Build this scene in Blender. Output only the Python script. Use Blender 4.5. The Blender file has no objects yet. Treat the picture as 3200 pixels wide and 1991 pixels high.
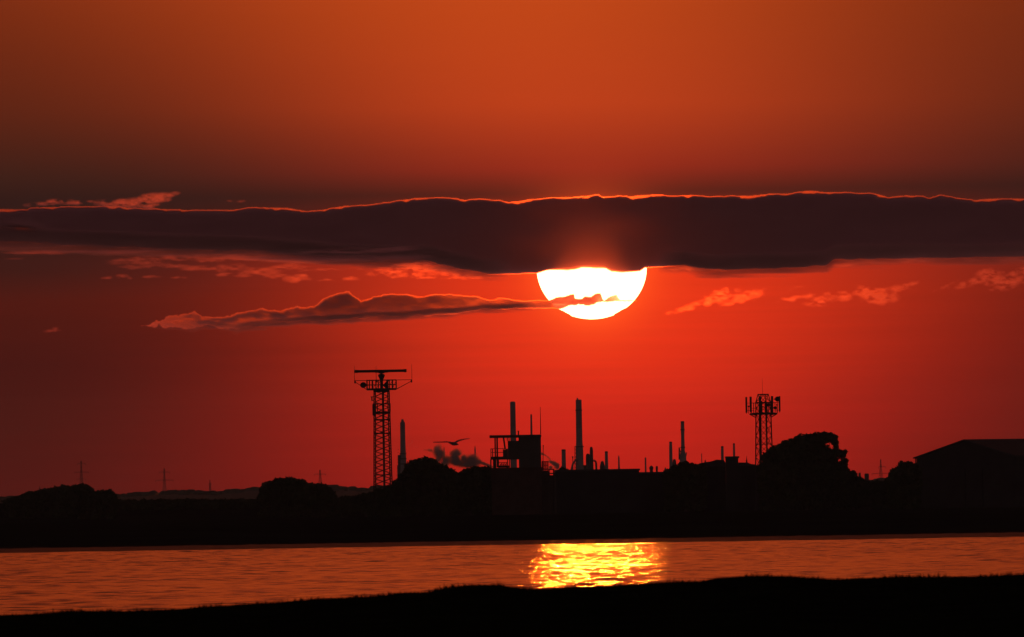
import bpy, math, random
import numpy as np
from mathutils import Vector, Matrix

# ------------------------------------------------------------------ camera
K = 2.71e-5            # radians per photo pixel (3200 px wide)
ROLL = 0.0160          # the photographer held the camera a degree off level
EYE = 5.0
HZ = 1590.0            # true horizon in the middle of the photo
CX, CY = 1600.0, 995.5
S = bpy.context.scene
COL = S.collection
PIT = (HZ - CY) * K
F0 = Vector((0, math.cos(PIT), math.sin(PIT)))
U0 = Vector((0, -math.sin(PIT), math.cos(PIT)))
X0 = Vector((1, 0, 0))
RX = X0 * math.cos(ROLL) - U0 * math.sin(ROLL)
UP = U0 * math.cos(ROLL) + X0 * math.sin(ROLL)
CAM = Vector((0, 0, EYE))
cd = bpy.data.cameras.new('camera')
cam = bpy.data.objects.new('camera', cd)
COL.objects.link(cam)
cd.sensor_width = 36.0
cd.lens = 36.0 / (3200 * K)
cd.clip_start = 1.0
cd.clip_end = 2.0e6
cd.dof.use_dof = True
cd.dof.focus_distance = 2500.0
cd.dof.aperture_fstop = 9.0
M = Matrix.Identity(4)
for i in range(3):
    M[i][0], M[i][1], M[i][2], M[i][3] = RX[i], UP[i], -F0[i], CAM[i]
cam.matrix_world = M
S.camera = cam
S.view_settings.view_transform = 'Standard'
S.view_settings.look = 'None'
S.view_settings.exposure = 0.0
S.view_settings.gamma = 1.0
S.cycles.volume_bounces = 0
S.cycles.max_bounces = 6


def ray(px, py):
    return F0 + RX * ((px - CX) * K) + UP * ((CY - py) * K)


def P(px, py, Y):
    d = ray(px, py)
    return CAM + d * (Y / d.y)


def PX(px, py, Y):
    return P(px, py, Y).x


def PZ(px, py, Y):
    return P(px, py, Y).z


# ------------------------------------------------------------------ world (dusk sky)
def lin(c):
    out = []
    for v in c:
        v = v / 255.0
        out.append(v / 12.92 if v <= 0.04045 else ((v + 0.055) / 1.055) ** 2.4)
    return tuple(out)


SUNPX = (1849.0, 838.0)
sd = ray(*SUNPX).normalized()
SU, SV = math.atan2(sd.x, sd.y) / K, math.asin(sd.z) / K


class N:
    """a small wrapper that writes shader maths as Python expressions"""
    def __init__(s, t, o):
        s.t, s.o = t, o

    def op(s, kind, *a):
        n = s.t.nodes.new('ShaderNodeMath')
        n.operation = kind
        for i, v in enumerate((s,) + a):
            if isinstance(v, N):
                s.t.links.new(v.o, n.inputs[i])
            else:
                n.inputs[i].default_value = v
        return N(s.t, n.outputs[0])

    def __add__(s, b): return s.op('ADD', b)
    def __sub__(s, b): return s.op('SUBTRACT', b)
    def __mul__(s, b): return s.op('MULTIPLY', b)
    def __truediv__(s, b): return s.op('DIVIDE', b)

    def rng(s, a, b, c, d, kind='LINEAR', clamp=True):
        n = s.t.nodes.new('ShaderNodeMapRange')
        n.interpolation_type = kind
        n.clamp = clamp
        s.t.links.new(s.o, n.inputs[0])
        for i, v in enumerate((a, b, c, d)):
            n.inputs[i + 1].default_value = v
        return N(s.t, n.outputs[0])


def ramp(t, fac, stops, lo, hi):
    n = t.nodes.new('ShaderNodeValToRGB')
    t.links.new(fac.rng(lo, hi, 0, 1).o, n.inputs[0])
    e = n.color_ramp.elements
    stops = sorted(stops)
    while len(e) < len(stops):
        e.new(0.5)
    for i, (p, c) in enumerate(stops):
        e[i].position = (p - lo) / (hi - lo)
    for i, (p, c) in enumerate(stops):
        e[i].color = lin(c) + (1,)
    return n.outputs[0]


def mixc(t, f, a, b, mode='MIX'):
    n = t.nodes.new('ShaderNodeMix')
    n.data_type = 'RGBA'
    n.blend_type = mode
    n.clamp_factor = True
    if isinstance(f, N):
        t.links.new(f.o, n.inputs[0])
    else:
        n.inputs[0].default_value = f
    for i, v in ((6, a), (7, b)):
        if isinstance(v, tuple):
            n.inputs[i].default_value = v + (1,)
        else:
            t.links.new(v, n.inputs[i])
    return n.outputs[2]


W = bpy.data.worlds.new('World')
S.world = W
W.use_nodes = True
t = W.node_tree
t.nodes.clear()
tc = t.nodes.new('ShaderNodeTexCoord')
sp = t.nodes.new('ShaderNodeSeparateXYZ')
t.links.new(tc.outputs['Generated'], sp.inputs[0])
dx, dy, dz = (N(t, sp.outputs[i]) for i in range(3))
u = dx.op('ARCTAN2', dy) / K
v = dz.op('ARCSINE') / K
centre = ramp(t, v, [(-60, (150, 24, 17)), (60, (176, 27, 18)), (273, (208, 35, 20)), (471, (232, 48, 20)),
                     (668, (240, 55, 21)), (770, (236, 55, 22)), (900, (140, 38, 22)), (985, (92, 33, 22)),
                     (1063, (146, 42, 24)), (1261, (184, 61, 24)), (1551, (187, 67, 22)), (1800, (190, 72, 26))], -100, 1800)
edge = ramp(t, v, [(-60, (62, 16, 12)), (89, (72, 18, 13)), (273, (68, 19, 13)), (471, (66, 18, 13)), (668, (76, 22, 14)),
                   (770, (58, 24, 19)), (985, (47, 25, 21)), (1063, (58, 29, 21)), (1261, (84, 33, 18)),
                   (1551, (102, 37, 16)), (1800, (106, 39, 18))], -100, 1800)
du = u - SU
dv = v - SV
side = du.op('GREATER_THAN', 0.0)
base = side.rng(0, 1, 560, 720) + (side * -1.0 + 1.0) * v.rng(100, 500, 130, 0)
up = v.rng(950, 1551, 0, 1)
sig = base + (base * -1.0 + 783.0) * up + (v - 1551.0).op('MAXIMUM', 0.0) * 0.8
q = (du + up * 200.0) / sig
wgt = (q * q * -0.5).op('EXPONENT')
low = mixc(t, wgt, edge, centre)
high = ramp(t, v * K * 57.2958, [(0, (190, 76, 30)), (3, (186, 68, 28)), (8, (166, 60, 30)), (18, (108, 48, 30)), (40, (28, 22, 26)), (90, (16, 15, 20))], 0, 90)
fall = mixc(t, (du * du * (-0.5 / 1300.0 ** 2)).op('EXPONENT'), (0.5, 0.5, 0.5), (1.0, 1.0, 1.0))
high = mixc(t, 1.0, high, fall, 'MULTIPLY')
sky = mixc(t, v.rng(1750, 7000, 0, 1, 'SMOOTHSTEP'), low, high)
# the sky away from the sunset: dim overhead, with an added low glow lighting the clouds
belt = mixc(t, v.rng(5000, 18000, 0, 1, 'SMOOTHSTEP'), (0.20, 0.125, 0.105), (0.012, 0.010, 0.014))
away = (du.op('ABSOLUTE') * (K * 57.2958)).rng(6, 70, 0, 1, 'SMOOTHSTEP')
sky = mixc(t, away, sky, belt)
# thin horizontal dust layers
cv = t.nodes.new('ShaderNodeCombineXYZ')
t.links.new((u / 900.0).o, cv.inputs[0])
t.links.new((v / 26.0).o, cv.inputs[1])
nz = t.nodes.new('ShaderNodeTexNoise')
nz.inputs['Scale'].default_value = 1.0
nz.inputs['Detail'].default_value = 3.0
t.links.new(cv.outputs[0], nz.inputs['Vector'])
lay = (N(t, nz.outputs[0]) - 0.5) * v.rng(500, 1200, 0.24, 0.04) + 1.0
cmb2 = t.nodes.new('ShaderNodeCombineColor')
for i in range(3):
    t.links.new(lay.o, cmb2.inputs[i])
sky = mixc(t, 1.0, sky, cmb2.outputs[0], 'MULTIPLY')
# aureole round the sun
rr = (du * du + dv * dv).op('SQRT')
gl = ((rr - 165.0).op('MAXIMUM', 0.0) * (-1 / 55.0)).op('EXPONENT')
sky = mixc(t, gl, sky, (1.0, 0.085, 0.016), 'ADD') if False else mixc(t, gl * 0.75, sky, (1.15, 0.095, 0.012))
bg = t.nodes.new('ShaderNodeBackground')
bg.inputs[1].default_value = 1.10
t.links.new(sky, bg.inputs[0])
wo = t.nodes.new('ShaderNodeOutputWorld')
t.links.new(bg.outputs[0], wo.inputs[0])

# ------------------------------------------------------------------ sun lamp
ld = bpy.data.lights.new('sunlight', 'SUN')
ld.energy = 1.3
ld.color = (1.0, 0.16, 0.010)
ld.angle = math.radians(0.53)
lamp = bpy.data.objects.new('sunlight', ld)
COL.objects.link(lamp)
lamp.rotation_mode = 'QUATERNION'
lamp.rotation_quaternion = sd.to_track_quat('Z', 'Y')
lamp.location = (0, -30, 60)


# ------------------------------------------------------------------ helpers
def mat(name, col, rough=0.8, noise=0.0, scale=1.0, spec=0.3):
    m = bpy.data.materials.new(name)
    m.use_nodes = True
    b = m.node_tree.nodes['Principled BSDF']
    b.inputs['Roughness'].default_value = rough
    b.inputs['Specular IOR Level'].default_value = spec
    if noise:
        tr = m.node_tree
        c = tr.nodes.new('ShaderNodeTexCoord')
        n = tr.nodes.new('ShaderNodeTexNoise')
        n.inputs['Scale'].default_value = scale
        n.inputs['Detail'].default_value = 5
        tr.links.new(c.outputs['Object'], n.inputs['Vector'])
        a = tuple(x * (1 - noise) for x in col)
        e = tuple(min(1, x * (1 + noise)) for x in col)
        f = N(tr, n.outputs[0]).rng(0.3, 0.7, 0, 1)
        tr.links.new(mixc(tr, f, a, e), b.inputs['Base Color'])
    else:
        b.inputs['Base Color'].default_value = col + (1,)
    return m


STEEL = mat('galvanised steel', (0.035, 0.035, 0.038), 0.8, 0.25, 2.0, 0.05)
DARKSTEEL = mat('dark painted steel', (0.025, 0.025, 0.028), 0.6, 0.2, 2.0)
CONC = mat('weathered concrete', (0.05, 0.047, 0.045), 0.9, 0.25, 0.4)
STACK = mat('sooty stack concrete', (0.18, 0.16, 0.17), 0.9, 0.3, 0.15)
BRICK = mat('dark brick', (0.04, 0.024, 0.02), 0.9, 0.3, 0.8)
FELT = mat('roof felt', (0.04, 0.04, 0.045), 0.9, 0.3, 0.5)
SHEET = mat('sheet metal roof', (0.022, 0.024, 0.03), 0.7, 0.15, 0.3)
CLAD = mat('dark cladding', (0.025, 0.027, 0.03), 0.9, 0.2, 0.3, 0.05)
LEAF = mat('dark leaves', (0.03, 0.042, 0.018), 0.9, 0.4, 0.5, 0.0)
BARK = mat('bark', (0.06, 0.05, 0.04), 0.9, 0.3, 2.0)
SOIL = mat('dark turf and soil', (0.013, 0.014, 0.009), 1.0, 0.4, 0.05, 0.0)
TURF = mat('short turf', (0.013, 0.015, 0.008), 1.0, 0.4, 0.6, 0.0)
WOOD = mat('far woodland', (0.04, 0.05, 0.03), 0.9, 0.3, 0.02, 0.1)
PLUM = mat('grey feathers', (0.10, 0.10, 0.11), 0.8, 0.3, 8.0)


class MB:
    def __init__(s):
        s.v, s.f = [], []

    def add(s, vs, fs):
        o = len(s.v)
        s.v.extend([tuple(q) for q in vs])
        s.f.extend([tuple(i + o for i in f) for f in fs])

    def box(s, x0, x1, y0, y1, z0, z1):
        vs = [(x, y, z) for x in (x0, x1) for y in (y0, y1) for z in (z0, z1)]
        s.add(vs, [(0, 1, 3, 2), (4, 6, 7, 5), (0, 4, 5, 1), (2, 3, 7, 6), (0, 2, 6, 4), (1, 5, 7, 3)])

    def bx(s, x0, y0, x1, y1, Y, d=1.0):
        """a box spanning photo pixels x0..x1, y0..y1 on its front face at distance Y, d metres deep"""
        xm, ym = (x0 + x1) / 2, (y0 + y1) / 2
        s.box(PX(x0, ym, Y), PX(x1, ym, Y), Y, Y + d, PZ(xm, y1, Y), PZ(xm, y0, Y))

    def tube(s, p, q, r0, r1=None, n=8, caps=True):
        p, q = Vector(p), Vector(q)
        r1 = r0 if r1 is None else r1
        d = (q - p).normalized()
        a = d.orthogonal().normalized()
        b = d.cross(a)
        vs = []
        for c, r in ((p, r0), (q, r1)):
            for i in range(n):
                th = 2 * math.pi * i / n
                vs.append(c + a * (r * math.cos(th)) + b * (r * math.sin(th)))
        fs = [(i, (i + 1) % n, n + (i + 1) % n, n + i) for i in range(n)]
        if caps:
            fs += [tuple(range(n - 1, -1, -1)), tuple(range(n, 2 * n))]
        s.add(vs, fs)

    def path(s, pts, r, n=8):
        for a, b in zip(pts[:-1], pts[1:]):
            s.tube(a, b, r, r, n)

    def lathe(s, cx, cy, prof, n=24):
        vs, fs = [], []
        for r, z in prof:
            for i in range(n):
                th = 2 * math.pi * i / n
                vs.append((cx + r * math.cos(th), cy + r * math.sin(th), z))
        m = len(prof)
        for j in range(m - 1):
            for i in range(n):
                fs.append((j * n + i, j * n + (i + 1) % n, (j + 1) * n + (i + 1) % n, (j + 1) * n + i))
        fs += [tuple(range(n - 1, -1, -1)), tuple(range((m - 1) * n, m * n))]
        s.add(vs, fs)

    def ball(s, c, rx, ry, rz, n=12, m=8, rng=None, amp=0.0):
        vs, fs = [], []
        for j in range(1, m):
            ph = math.pi * j / m
            for i in range(n):
                th = 2 * math.pi * i / n
                k = 1 + (rng.uniform(-amp, amp) if rng else 0)
                vs.append((c[0] + k * rx * math.sin(ph) * math.cos(th), c[1] + k * ry * math.sin(ph) * math.sin(th), c[2] + k * rz * math.cos(ph)))
        top, bot = len(vs), len(vs) + 1
        vs += [(c[0], c[1], c[2] + rz), (c[0], c[1], c[2] - rz)]
        for j in range(m - 2):
            for i in range(n):
                a, b = j * n + i, j * n + (i + 1) % n
                fs.append((a, a + n, b + n, b))
        for i in range(n):
            fs.append((top, i, (i + 1) % n))
            fs.append((bot, (m - 2) * n + (i + 1) % n, (m - 2) * n + i))
        s.add(vs, fs)

    def build(s, name, m, parent=None, smooth=False):
        me = bpy.data.meshes.new(name)
        off = Vector(parent['_w']) if parent is not None else Vector((0, 0, 0))
        me.from_pydata([(a - off.x, b - off.y, c - off.z) for a, b, c in s.v], [], s.f)
        me.materials.append(m)
        if smooth:
            me.polygons.foreach_set('use_smooth', [True] * len(me.polygons))
        me.update()
        o = bpy.data.objects.new(name, me)
        COL.objects.link(o)
        if parent is not None:
            o.parent = parent
            o['_w'] = parent['_w']
        return o


def tag(o, label=None, cat=None, group=None, kind=None):
    for k_, v_ in (('label', label), ('category', cat), ('group', group), ('kind', kind)):
        if v_:
            o[k_] = v_
    return o


def thing(name, loc, label, cat, group=None):
    o = bpy.data.objects.new(name, None)
    COL.objects.link(o)
    o.empty_display_size = 0.5
    o.location = loc
    o['_w'] = tuple(loc)
    return tag(o, label, cat, group)


def npmesh(name, verts, quads, m, smooth=True):
    me = bpy.data.meshes.new(name)
    me.vertices.add(len(verts))
    me.vertices.foreach_set('co', np.asarray(verts, np.float32).ravel())
    me.loops.add(len(quads) * 4)
    me.loops.foreach_set('vertex_index', np.asarray(quads, np.int32).ravel())
    me.polygons.add(len(quads))
    me.polygons.foreach_set('loop_start', np.arange(len(quads), dtype=np.int32) * 4)
    me.polygons.foreach_set('use_smooth', np.full(len(quads), smooth))
    me.update(calc_edges=True)
    me.validate()
    me.materials.append(m)
    o = bpy.data.objects.new(name, me)
    COL.objects.link(o)
    return o


def gridmesh(name, X, Y, Z, m):
    nr, nc = X.shape
    idx = np.arange(nr * nc).reshape(nr, nc)
    q = np.stack([idx[:-1, :-1], idx[:-1, 1:], idx[1:, 1:], idx[1:, :-1]], -1).reshape(-1, 4)
    return npmesh(name, np.stack([X, Y, Z], -1).reshape(-1, 3), q, m)


TAB = np.random.RandomState(7).rand(256, 256)


def vn(x, y, seed=0):
    x = np.asarray(x, float) + seed * 17.31
    y = np.asarray(y, float) + seed * 9.77
    xi, yi = np.floor(x).astype(int), np.floor(y).astype(int)
    fx, fy = x - xi, y - yi
    fx, fy = fx * fx * (3 - 2 * fx), fy * fy * (3 - 2 * fy)
    g = lambda a, b: TAB[a % 256, b % 256]
    return (g(xi, yi) * (1 - fx) + g(xi + 1, yi) * fx) * (1 - fy) + (g(xi, yi + 1) * (1 - fx) + g(xi + 1, yi + 1) * fx) * fy


def fbm(x, y, seed=0, octv=5, gain=0.5):
    a, tot, s_ = 1.0, 0.0, 0.0
    for i in range(octv):
        s_ = s_ + a * vn(np.asarray(x) * 2 ** i, np.asarray(y) * 2 ** i, seed + i)
        tot += a
        a *= gain
    return s_ / tot


def sst(a, b, x):
    q_ = np.clip((x - a) / (b - a), 0, 1)
    return q_ * q_ * (3 - 2 * q_)


# ------------------------------------------------------------------ ground
SHORE = 1845.0


def far_z(x, y):
    sh = SHORE + 14 * (fbm(x / 60.0, 3.3, 5) - 0.5) + 5 * (fbm(x / 9.0, 1.3, 8, 3) - 0.5)
    z = -1.2 + 1.35 * sst(-25, 3, y - sh) + 2.6 * sst(0, 130, y - sh) + 1.0 * sst(150, 500, y - sh)
    z = z + 4.4 * sst(2480, 2760, y)
    z = z + 0.35 * (fbm(x / 22.0, y / 40.0, 2) - 0.5) * sst(20, 120, y - sh)
    return z


xs = np.concatenate([np.linspace(-2600, -180, 40), np.arange(-175, 176, 1.6), np.linspace(180, 2600, 40)])
ys = np.concatenate([np.arange(1790, 1900, 2.0), np.arange(1905, 2800, 9.0), np.linspace(2810, 9300, 90)])
GX, GY = np.meshgrid(xs, ys)
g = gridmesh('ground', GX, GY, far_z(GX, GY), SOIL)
tag(g, 'dark far shore and fields behind the water', 'ground', kind='structure')


def crest_profile(x):
    """height of the near bank's crest across the view, about 200 m off"""
    pts = [(-300, 1935), (7, 1923), (230, 1908), (560, 1903), (760, 1888), (870, 1884), (1050, 1868), (1180, 1860), (1270, 1849), (1330, 1848),
           (1400, 1833), (1470, 1826), (1560, 1828), (1640, 1838), (1760, 1834), (1900, 1830), (2020, 1824), (2090, 1819), (2200, 1816),
           (2245, 1804), (2330, 1800), (2460, 1803), (2560, 1807), (2620, 1809), (2700, 1803), (2850, 1798), (3000, 1796), (3100, 1797), (3195, 1791), (3500, 1782)]
    w = [P(a, b + 5, 200.0) for a, b in pts]
    return np.interp(x, [q_.x for q_ in w], [q_.z for q_ in w])


def near_z(x, y):
    cr = crest_profile(x)
    base = 3.15
    z = base + (cr - base) * sst(135, 200, y)
    z = np.where(y > 200, -1.4 + (cr + 1.4) * (1 - sst(202, 246, y)), z)
    return z + 0.10 * (fbm(x / 1.6, y / 3.0, 4) - 0.5) * sst(60, 120, y)


xs = np.concatenate([np.linspace(-300, -16, 30), np.arange(-15, 15.1, 0.12), np.linspace(16, 300, 30)])
ys = np.concatenate([np.linspace(-60, 120, 19), np.arange(122, 180, 1.5), np.arange(180.4, 216, 0.4), np.linspace(217, 300, 20)])
GX, GY = np.meshgrid(xs, ys)
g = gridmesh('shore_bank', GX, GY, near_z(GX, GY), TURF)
tag(g, 'dark grassy near bank in front of the water', 'bank', kind='structure')

rs = np.random.RandomState(3)
nb = 26000
bx_, by_ = rs.uniform(-11, 11, nb), rs.uniform(176, 206, nb)
keep = fbm(bx_ / 0.5, by_ / 2.0, 6, 3) > 0.42
bx_, by_ = bx_[keep], by_[keep]
nb = len(bx_)
bz = near_z(bx_, by_) - 0.01
hh = rs.uniform(0.015, 0.05, nb) * (0.3 + 4.5 * np.clip(fbm(bx_ / 0.45, by_ / 2.0, 9, 4) - .38, 0, 1))
an = rs.uniform(0, math.pi, nb)
ww = rs.uniform(0.008, 0.02, nb)
le = rs.normal(0, 0.02, (nb, 2))
a0 = np.stack([bx_ - ww * np.cos(an), by_ - ww * np.sin(an), bz], -1)
a1 = np.stack([bx_ + ww * np.cos(an), by_ + ww * np.sin(an), bz], -1)
a2 = np.stack([bx_ + le[:, 0] + ww * 0.25, by_ + le[:, 1], bz + hh], -1)
a3 = np.stack([bx_ + le[:, 0] - ww * 0.25, by_ + le[:, 1], bz + hh], -1)
vv = np.stack([a0, a1, a2, a3], 1).reshape(-1, 3)
o = npmesh('grass', vv, np.arange(len(vv)).reshape(-1, 4), TURF, False)
tag(o, 'short rough grass along the top of the near bank', 'grass', kind='stuff')

# ------------------------------------------------------------------ water
wm = bpy.data.materials.new('estuary water')
wm.use_nodes = True
tr = wm.node_tree
b = tr.nodes['Principled BSDF']
b.inputs['Base Color'].default_value = (0.012, 0.013, 0.012, 1)
b.inputs['IOR'].default_value = 1.333
b.inputs['Roughness'].default_value = 0.16
c = tr.nodes.new('ShaderNodeTexCoord')
s_ = tr.nodes.new('ShaderNodeSeparateXYZ')
tr.links.new(c.outputs['Object'], s_.inputs[0])
yy = N(tr, s_.outputs[1])
cvv = tr.nodes.new('ShaderNodeCombineXYZ')
tr.links.new((N(tr, s_.outputs[0]) * 0.22).o, cvv.inputs[0])
tr.links.new((yy * 0.07).o, cvv.inputs[1])
n_ = tr.nodes.new('ShaderNodeTexNoise')
n_.inputs['Scale'].default_value = 1.0
n_.inputs['Detail'].default_value = 6.0
n_.inputs['Roughness'].default_value = 0.65
tr.links.new(cvv.outputs[0], n_.inputs['Vector'])
rough = N(tr, n_.outputs[0]).rng(0.3, 0.7, 0.09, 0.125) + yy.rng(1600, 1640, 0.0, 0.36, 'SMOOTHSTEP')
tr.links.new(rough.o, b.inputs['Roughness'])

xs = np.concatenate([np.linspace(-1500, -99, 30), np.arange(-96, 96.1, 0.5), np.linspace(99, 1500, 30)])
ys = np.concatenate([np.linspace(225, 540, 40), np.arange(545, 1880, 0.5)])
GX, GY = np.meshgrid(xs.astype(np.float32), ys.astype(np.float32))
Z = np.zeros_like(GX)
rw = np.random.RandomState(11)
for i in range(110):
    ly = 1.7 * (5.0 / 1.7) ** rw.rand()
    lx = 4.0 * (14.0 / 4.0) ** rw.rand()
    if i >= 96:
        ly, lx = rw.uniform(7, 12), rw.uniform(16, 40)
    kx, ky = (1 if i % 2 else -1) * 2 * math.pi / lx, 2 * math.pi / ly
    L = 2 * math.pi / math.hypot(kx, ky)
    Z += np.float32(0.0020 * L ** 0.75) * np.sin(np.float32(kx) * GX + np.float32(ky) * GY + np.float32(rw.rand() * 6.283))
Z += (0.0065 * rw.standard_normal(Z.shape)).astype(np.float32)
gx, gy = GX[::4, ::4], GY[::4, ::4]
gust = (0.75 + 0.5 * fbm(gx / 12.0, gy / 50.0, 3, 3)).astype(np.float32)
Z *= np.repeat(np.repeat(gust, 4, 0), 4, 1)[:Z.shape[0], :Z.shape[1]]
Z *= sst(500, 600, GY)
o = gridmesh('water', GX, GY, Z, wm)
tag(o, 'rippled estuary water glowing orange under the sunset', 'water', kind='structure')

# ------------------------------------------------------------------ hills and far woods
HY = 7600.0
hp = [(-900, 1560), (-300, 1556), (0, 1553), (60, 1551), (110, 1551), (250, 1550), (330, 1549), (360, 1546), (430, 1541), (490, 1536), (560, 1533), (650, 1534), (690, 1536), (720, 1531),
      (780, 1525), (900, 1520), (1000, 1516), (1060, 1521), (1130, 1525), (1180, 1521), (1260, 1521), (1400, 1520), (1700, 1520), (2200, 1515), (2600, 1504),
      (2680, 1502), (2740, 1499), (2790, 1497), (3000, 1494), (3300, 1492), (4100, 1490)]
hx = np.array([PX(a, b_, HY) for a, b_ in hp])
hz = np.array([PZ(a, b_, HY) for a, b_ in hp])
xs = np.linspace(hx[0], hx[-1], 900)
zt = np.interp(xs, hx, hz) - 1.0
rows = [(6900, 0.0), (7100, 0.25), (7350, 0.7), (7600, 1.0), (7900, 0.9), (8400, 0.5), (9000, 0.0)]
GX = np.stack([xs] * len(rows))
GY = np.stack([np.full_like(xs, r[0]) for r in rows])
GZ = np.stack([6.5 + (zt - 6.5) * r[1] for r in rows])
o = gridmesh('hills', GX, GY, GZ, WOOD)
tag(o, 'low dark hills along the far horizon', 'hill', kind='structure')

rng = random.Random(5)
mb = MB()
for i in range(900):
    x = rng.uniform(hx[0], hx[-1])
    y = HY + rng.uniform(-120, 60)
    r = rng.uniform(1.5, 4.5)
    z = float(np.interp(x, xs, zt)) - (HY - y) * 0.004
    mb.ball((x, y, z - 0.35 * r), r * rng.uniform(0.8, 1.5), r, r * rng.uniform(0.6, 0.85), 9, 6, rng, 0.16)
o = mb.build('far_woodland', WOOD)
tag(o, 'low hazy treeline running along the far hills', 'woodland', kind='stuff')

# ------------------------------------------------------------------ trees
def tree(name, label, cat, lobes, Y, seed, trunk=None, group=None, leaf=0.46, dens=1.0, core=0.84, twigs=0, skirt=True):
    rg = np.random.RandomState(seed)
    pr = random.Random(seed)
    s = K * Y
    cx = sum(l[0] for l in lobes) / len(lobes)
    cy = max(l[1] + l[3] for l in lobes)
    bxw = PX(trunk[0] if trunk else cx, cy, Y)
    bzw = float(far_z(np.array([bxw]), np.array([Y]))[0])
    root = thing(name, (bxw, Y, bzw - 0.1), label, cat, group)
    if skirt:
        more = []
        lowest = max(l[1] + l[3] for l in lobes)
        for (px, py, rx, ry) in lobes:
            if py + ry < lowest - 34:
                continue
            g_ = float(far_z(np.array([PX(px, py, Y)]), np.array([Y]))[0])
            q_ = py + ry
            while PZ(px, q_, Y) > g_ + 0.6 and rx > 10:
                more.append((px + pr.uniform(-5, 5), q_, max(12, rx * .85), 15))
                q_ += 17
        lobes = lobes + more
    vs, cm = [], MB()
    for (px, py, rx, ry) in lobes:
        c_ = P(px, py, Y)
        ax, az = rx * s, ry * s
        ay = 0.5 * (ax + az)
        cm.ball((c_.x, c_.y, c_.z), ax * core, ay * core, az * core, 14, 10, pr, 0.13)
        n = int(dens * 55 * (ax + az) ** 2) + 60
        d = rg.normal(size=(n, 3))
        d /= np.linalg.norm(d, axis=1)[:, None]
        bump = 0.86 + 0.30 * fbm(d[:, 0] * 2.3 + px, d[:, 2] * 2.3 + d[:, 1], seed, 3)
        r = bump * (0.78 + 0.34 * rg.rand(n) ** 1.8)
        p = np.array([c_.x, c_.y, c_.z]) + d * r[:, None] * np.array([ax, ay, az])
        a = rg.normal(size=(n, 3)); a /= np.linalg.norm(a, axis=1)[:, None]
        b_ = np.cross(a, rg.normal(size=(n, 3))); b_ /= np.linalg.norm(b_, axis=1)[:, None]
        sz = leaf * rg.uniform(0.5, 1.2, n)[:, None]
        vs.append(np.stack([p - a * sz, p + b_ * sz * 0.6, p + a * sz, p - b_ * sz * 0.6], 1).reshape(-1, 3))
    off = np.array(root['_w'])
    vv_ = np.concatenate(vs) - off
    cv_ = np.array(cm.v) - off
    me = bpy.data.meshes.new('crown')
    nq = len(vv_) // 4
    fs = [tuple(range(4 * i, 4 * i + 4)) for i in range(nq)] + [tuple(i + len(vv_) for i in f) for f in cm.f]
    me.from_pydata(np.concatenate([vv_, cv_]).tolist(), [], fs)
    me.materials.append(LEAF)
    o_ = bpy.data.objects.new('crown', me)
    COL.objects.link(o_)
    o_.parent = root
    tm = MB()
    top = max(lobes, key=lambda l: l[2] * l[3])
    tp = P(top[0], top[1], Y)
    tr_ = 0.35 if len(lobes) > 2 else 0.2
    mid = Vector((bxw, Y, bzw + 0.45 * (tp.z - bzw)))
    tm.tube((bxw, Y, bzw - 0.4), mid, tr_, tr_ * 0.75, 9)
    for (px, py, rx, ry) in lobes:
        q_ = P(px, py, Y)
        tm.tube(mid, q_, tr_ * 0.5, 0.05, 7)
    for i in range(twigs):
        l = pr.choice(lobes)
        th = pr.uniform(0.3, 2.8)
        a = P(l[0] + 0.7 * l[2] * math.cos(th), l[1] - 0.7 * l[3] * math.sin(th), Y)
        e = P(l[0] + pr.uniform(1.1, 1.45) * l[2] * math.cos(th), l[1] - pr.uniform(1.1, 1.5) * l[3] * math.sin(th), Y)
        tm.tube(a, e, 0.05, 0.02, 5)
    tm.build('trunk', BARK, root)
    return root


TG = 'dark trees along the far shore'
tree('bush', 'low sloping thicket on the far left, rising to the dome-topped tree', 'bush', [(70, 1572, 60, 18), (120, 1556, 60, 20), (170, 1549, 48, 24), (200, 1543, 38, 24)], 2560, 21)
tree('tree', 'dome-topped dark tree in front of the leftmost pylon', 'tree', [(232, 1541, 34, 24), (258, 1537, 26, 24), (275, 1546, 22, 22), (215, 1560, 50, 22)], 2540, 22, group=TG)
tree('tree', 'small pointed tree just right of the dome-topped tree', 'tree', [(288, 1545, 9, 17), (285, 1562, 20, 18)], 2530, 23, group=TG)
tree('bush', 'rounded bush closing the left-hand thicket, beside the hazy hill', 'bush', [(318, 1552, 22, 17), (340, 1550, 20, 18), (352, 1560, 14, 16)], 2530, 24)
tree('tree', 'broad dark tree with a bumpy crown left of the hazy middle pylon', 'tree',
     [(838, 1543, 26, 32), (872, 1525, 34, 28), (905, 1516, 28, 22), (935, 1526, 30, 26), (880, 1555, 60, 30), (845, 1560, 36, 30)], 2480, 25, group=TG)
tree('tree', 'lower rounded tree leaning on the right of the broad bumpy-crowned tree', 'tree',
     [(975, 1530, 36, 18), (1005, 1532, 24, 18), (1020, 1548, 26, 22), (960, 1556, 50, 26)], 2470, 26, group=TG)
tree('tree', 'big leafy tree between the radar tower and the control tower', 'tree',
     [(1300, 1466, 34, 28), (1332, 1456, 34, 24), (1352, 1462, 24, 22), (1376, 1474, 28, 22), (1400, 1488, 26, 22), (1330, 1500, 70, 42), (1280, 1500, 34, 30), (1262, 1514, 30, 22), (1390, 1515, 40, 30)], 2420, 27, group=TG, twigs=10)
tree('tree', 'leafy tree touching the left side of the control tower', 'tree',
     [(1462, 1487, 26, 20), (1490, 1478, 26, 18), (1520, 1478, 24, 16), (1500, 1500, 60, 34), (1440, 1506, 22, 26), (1430, 1518, 30, 24)], 2400, 28, group=TG, twigs=8)
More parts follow.
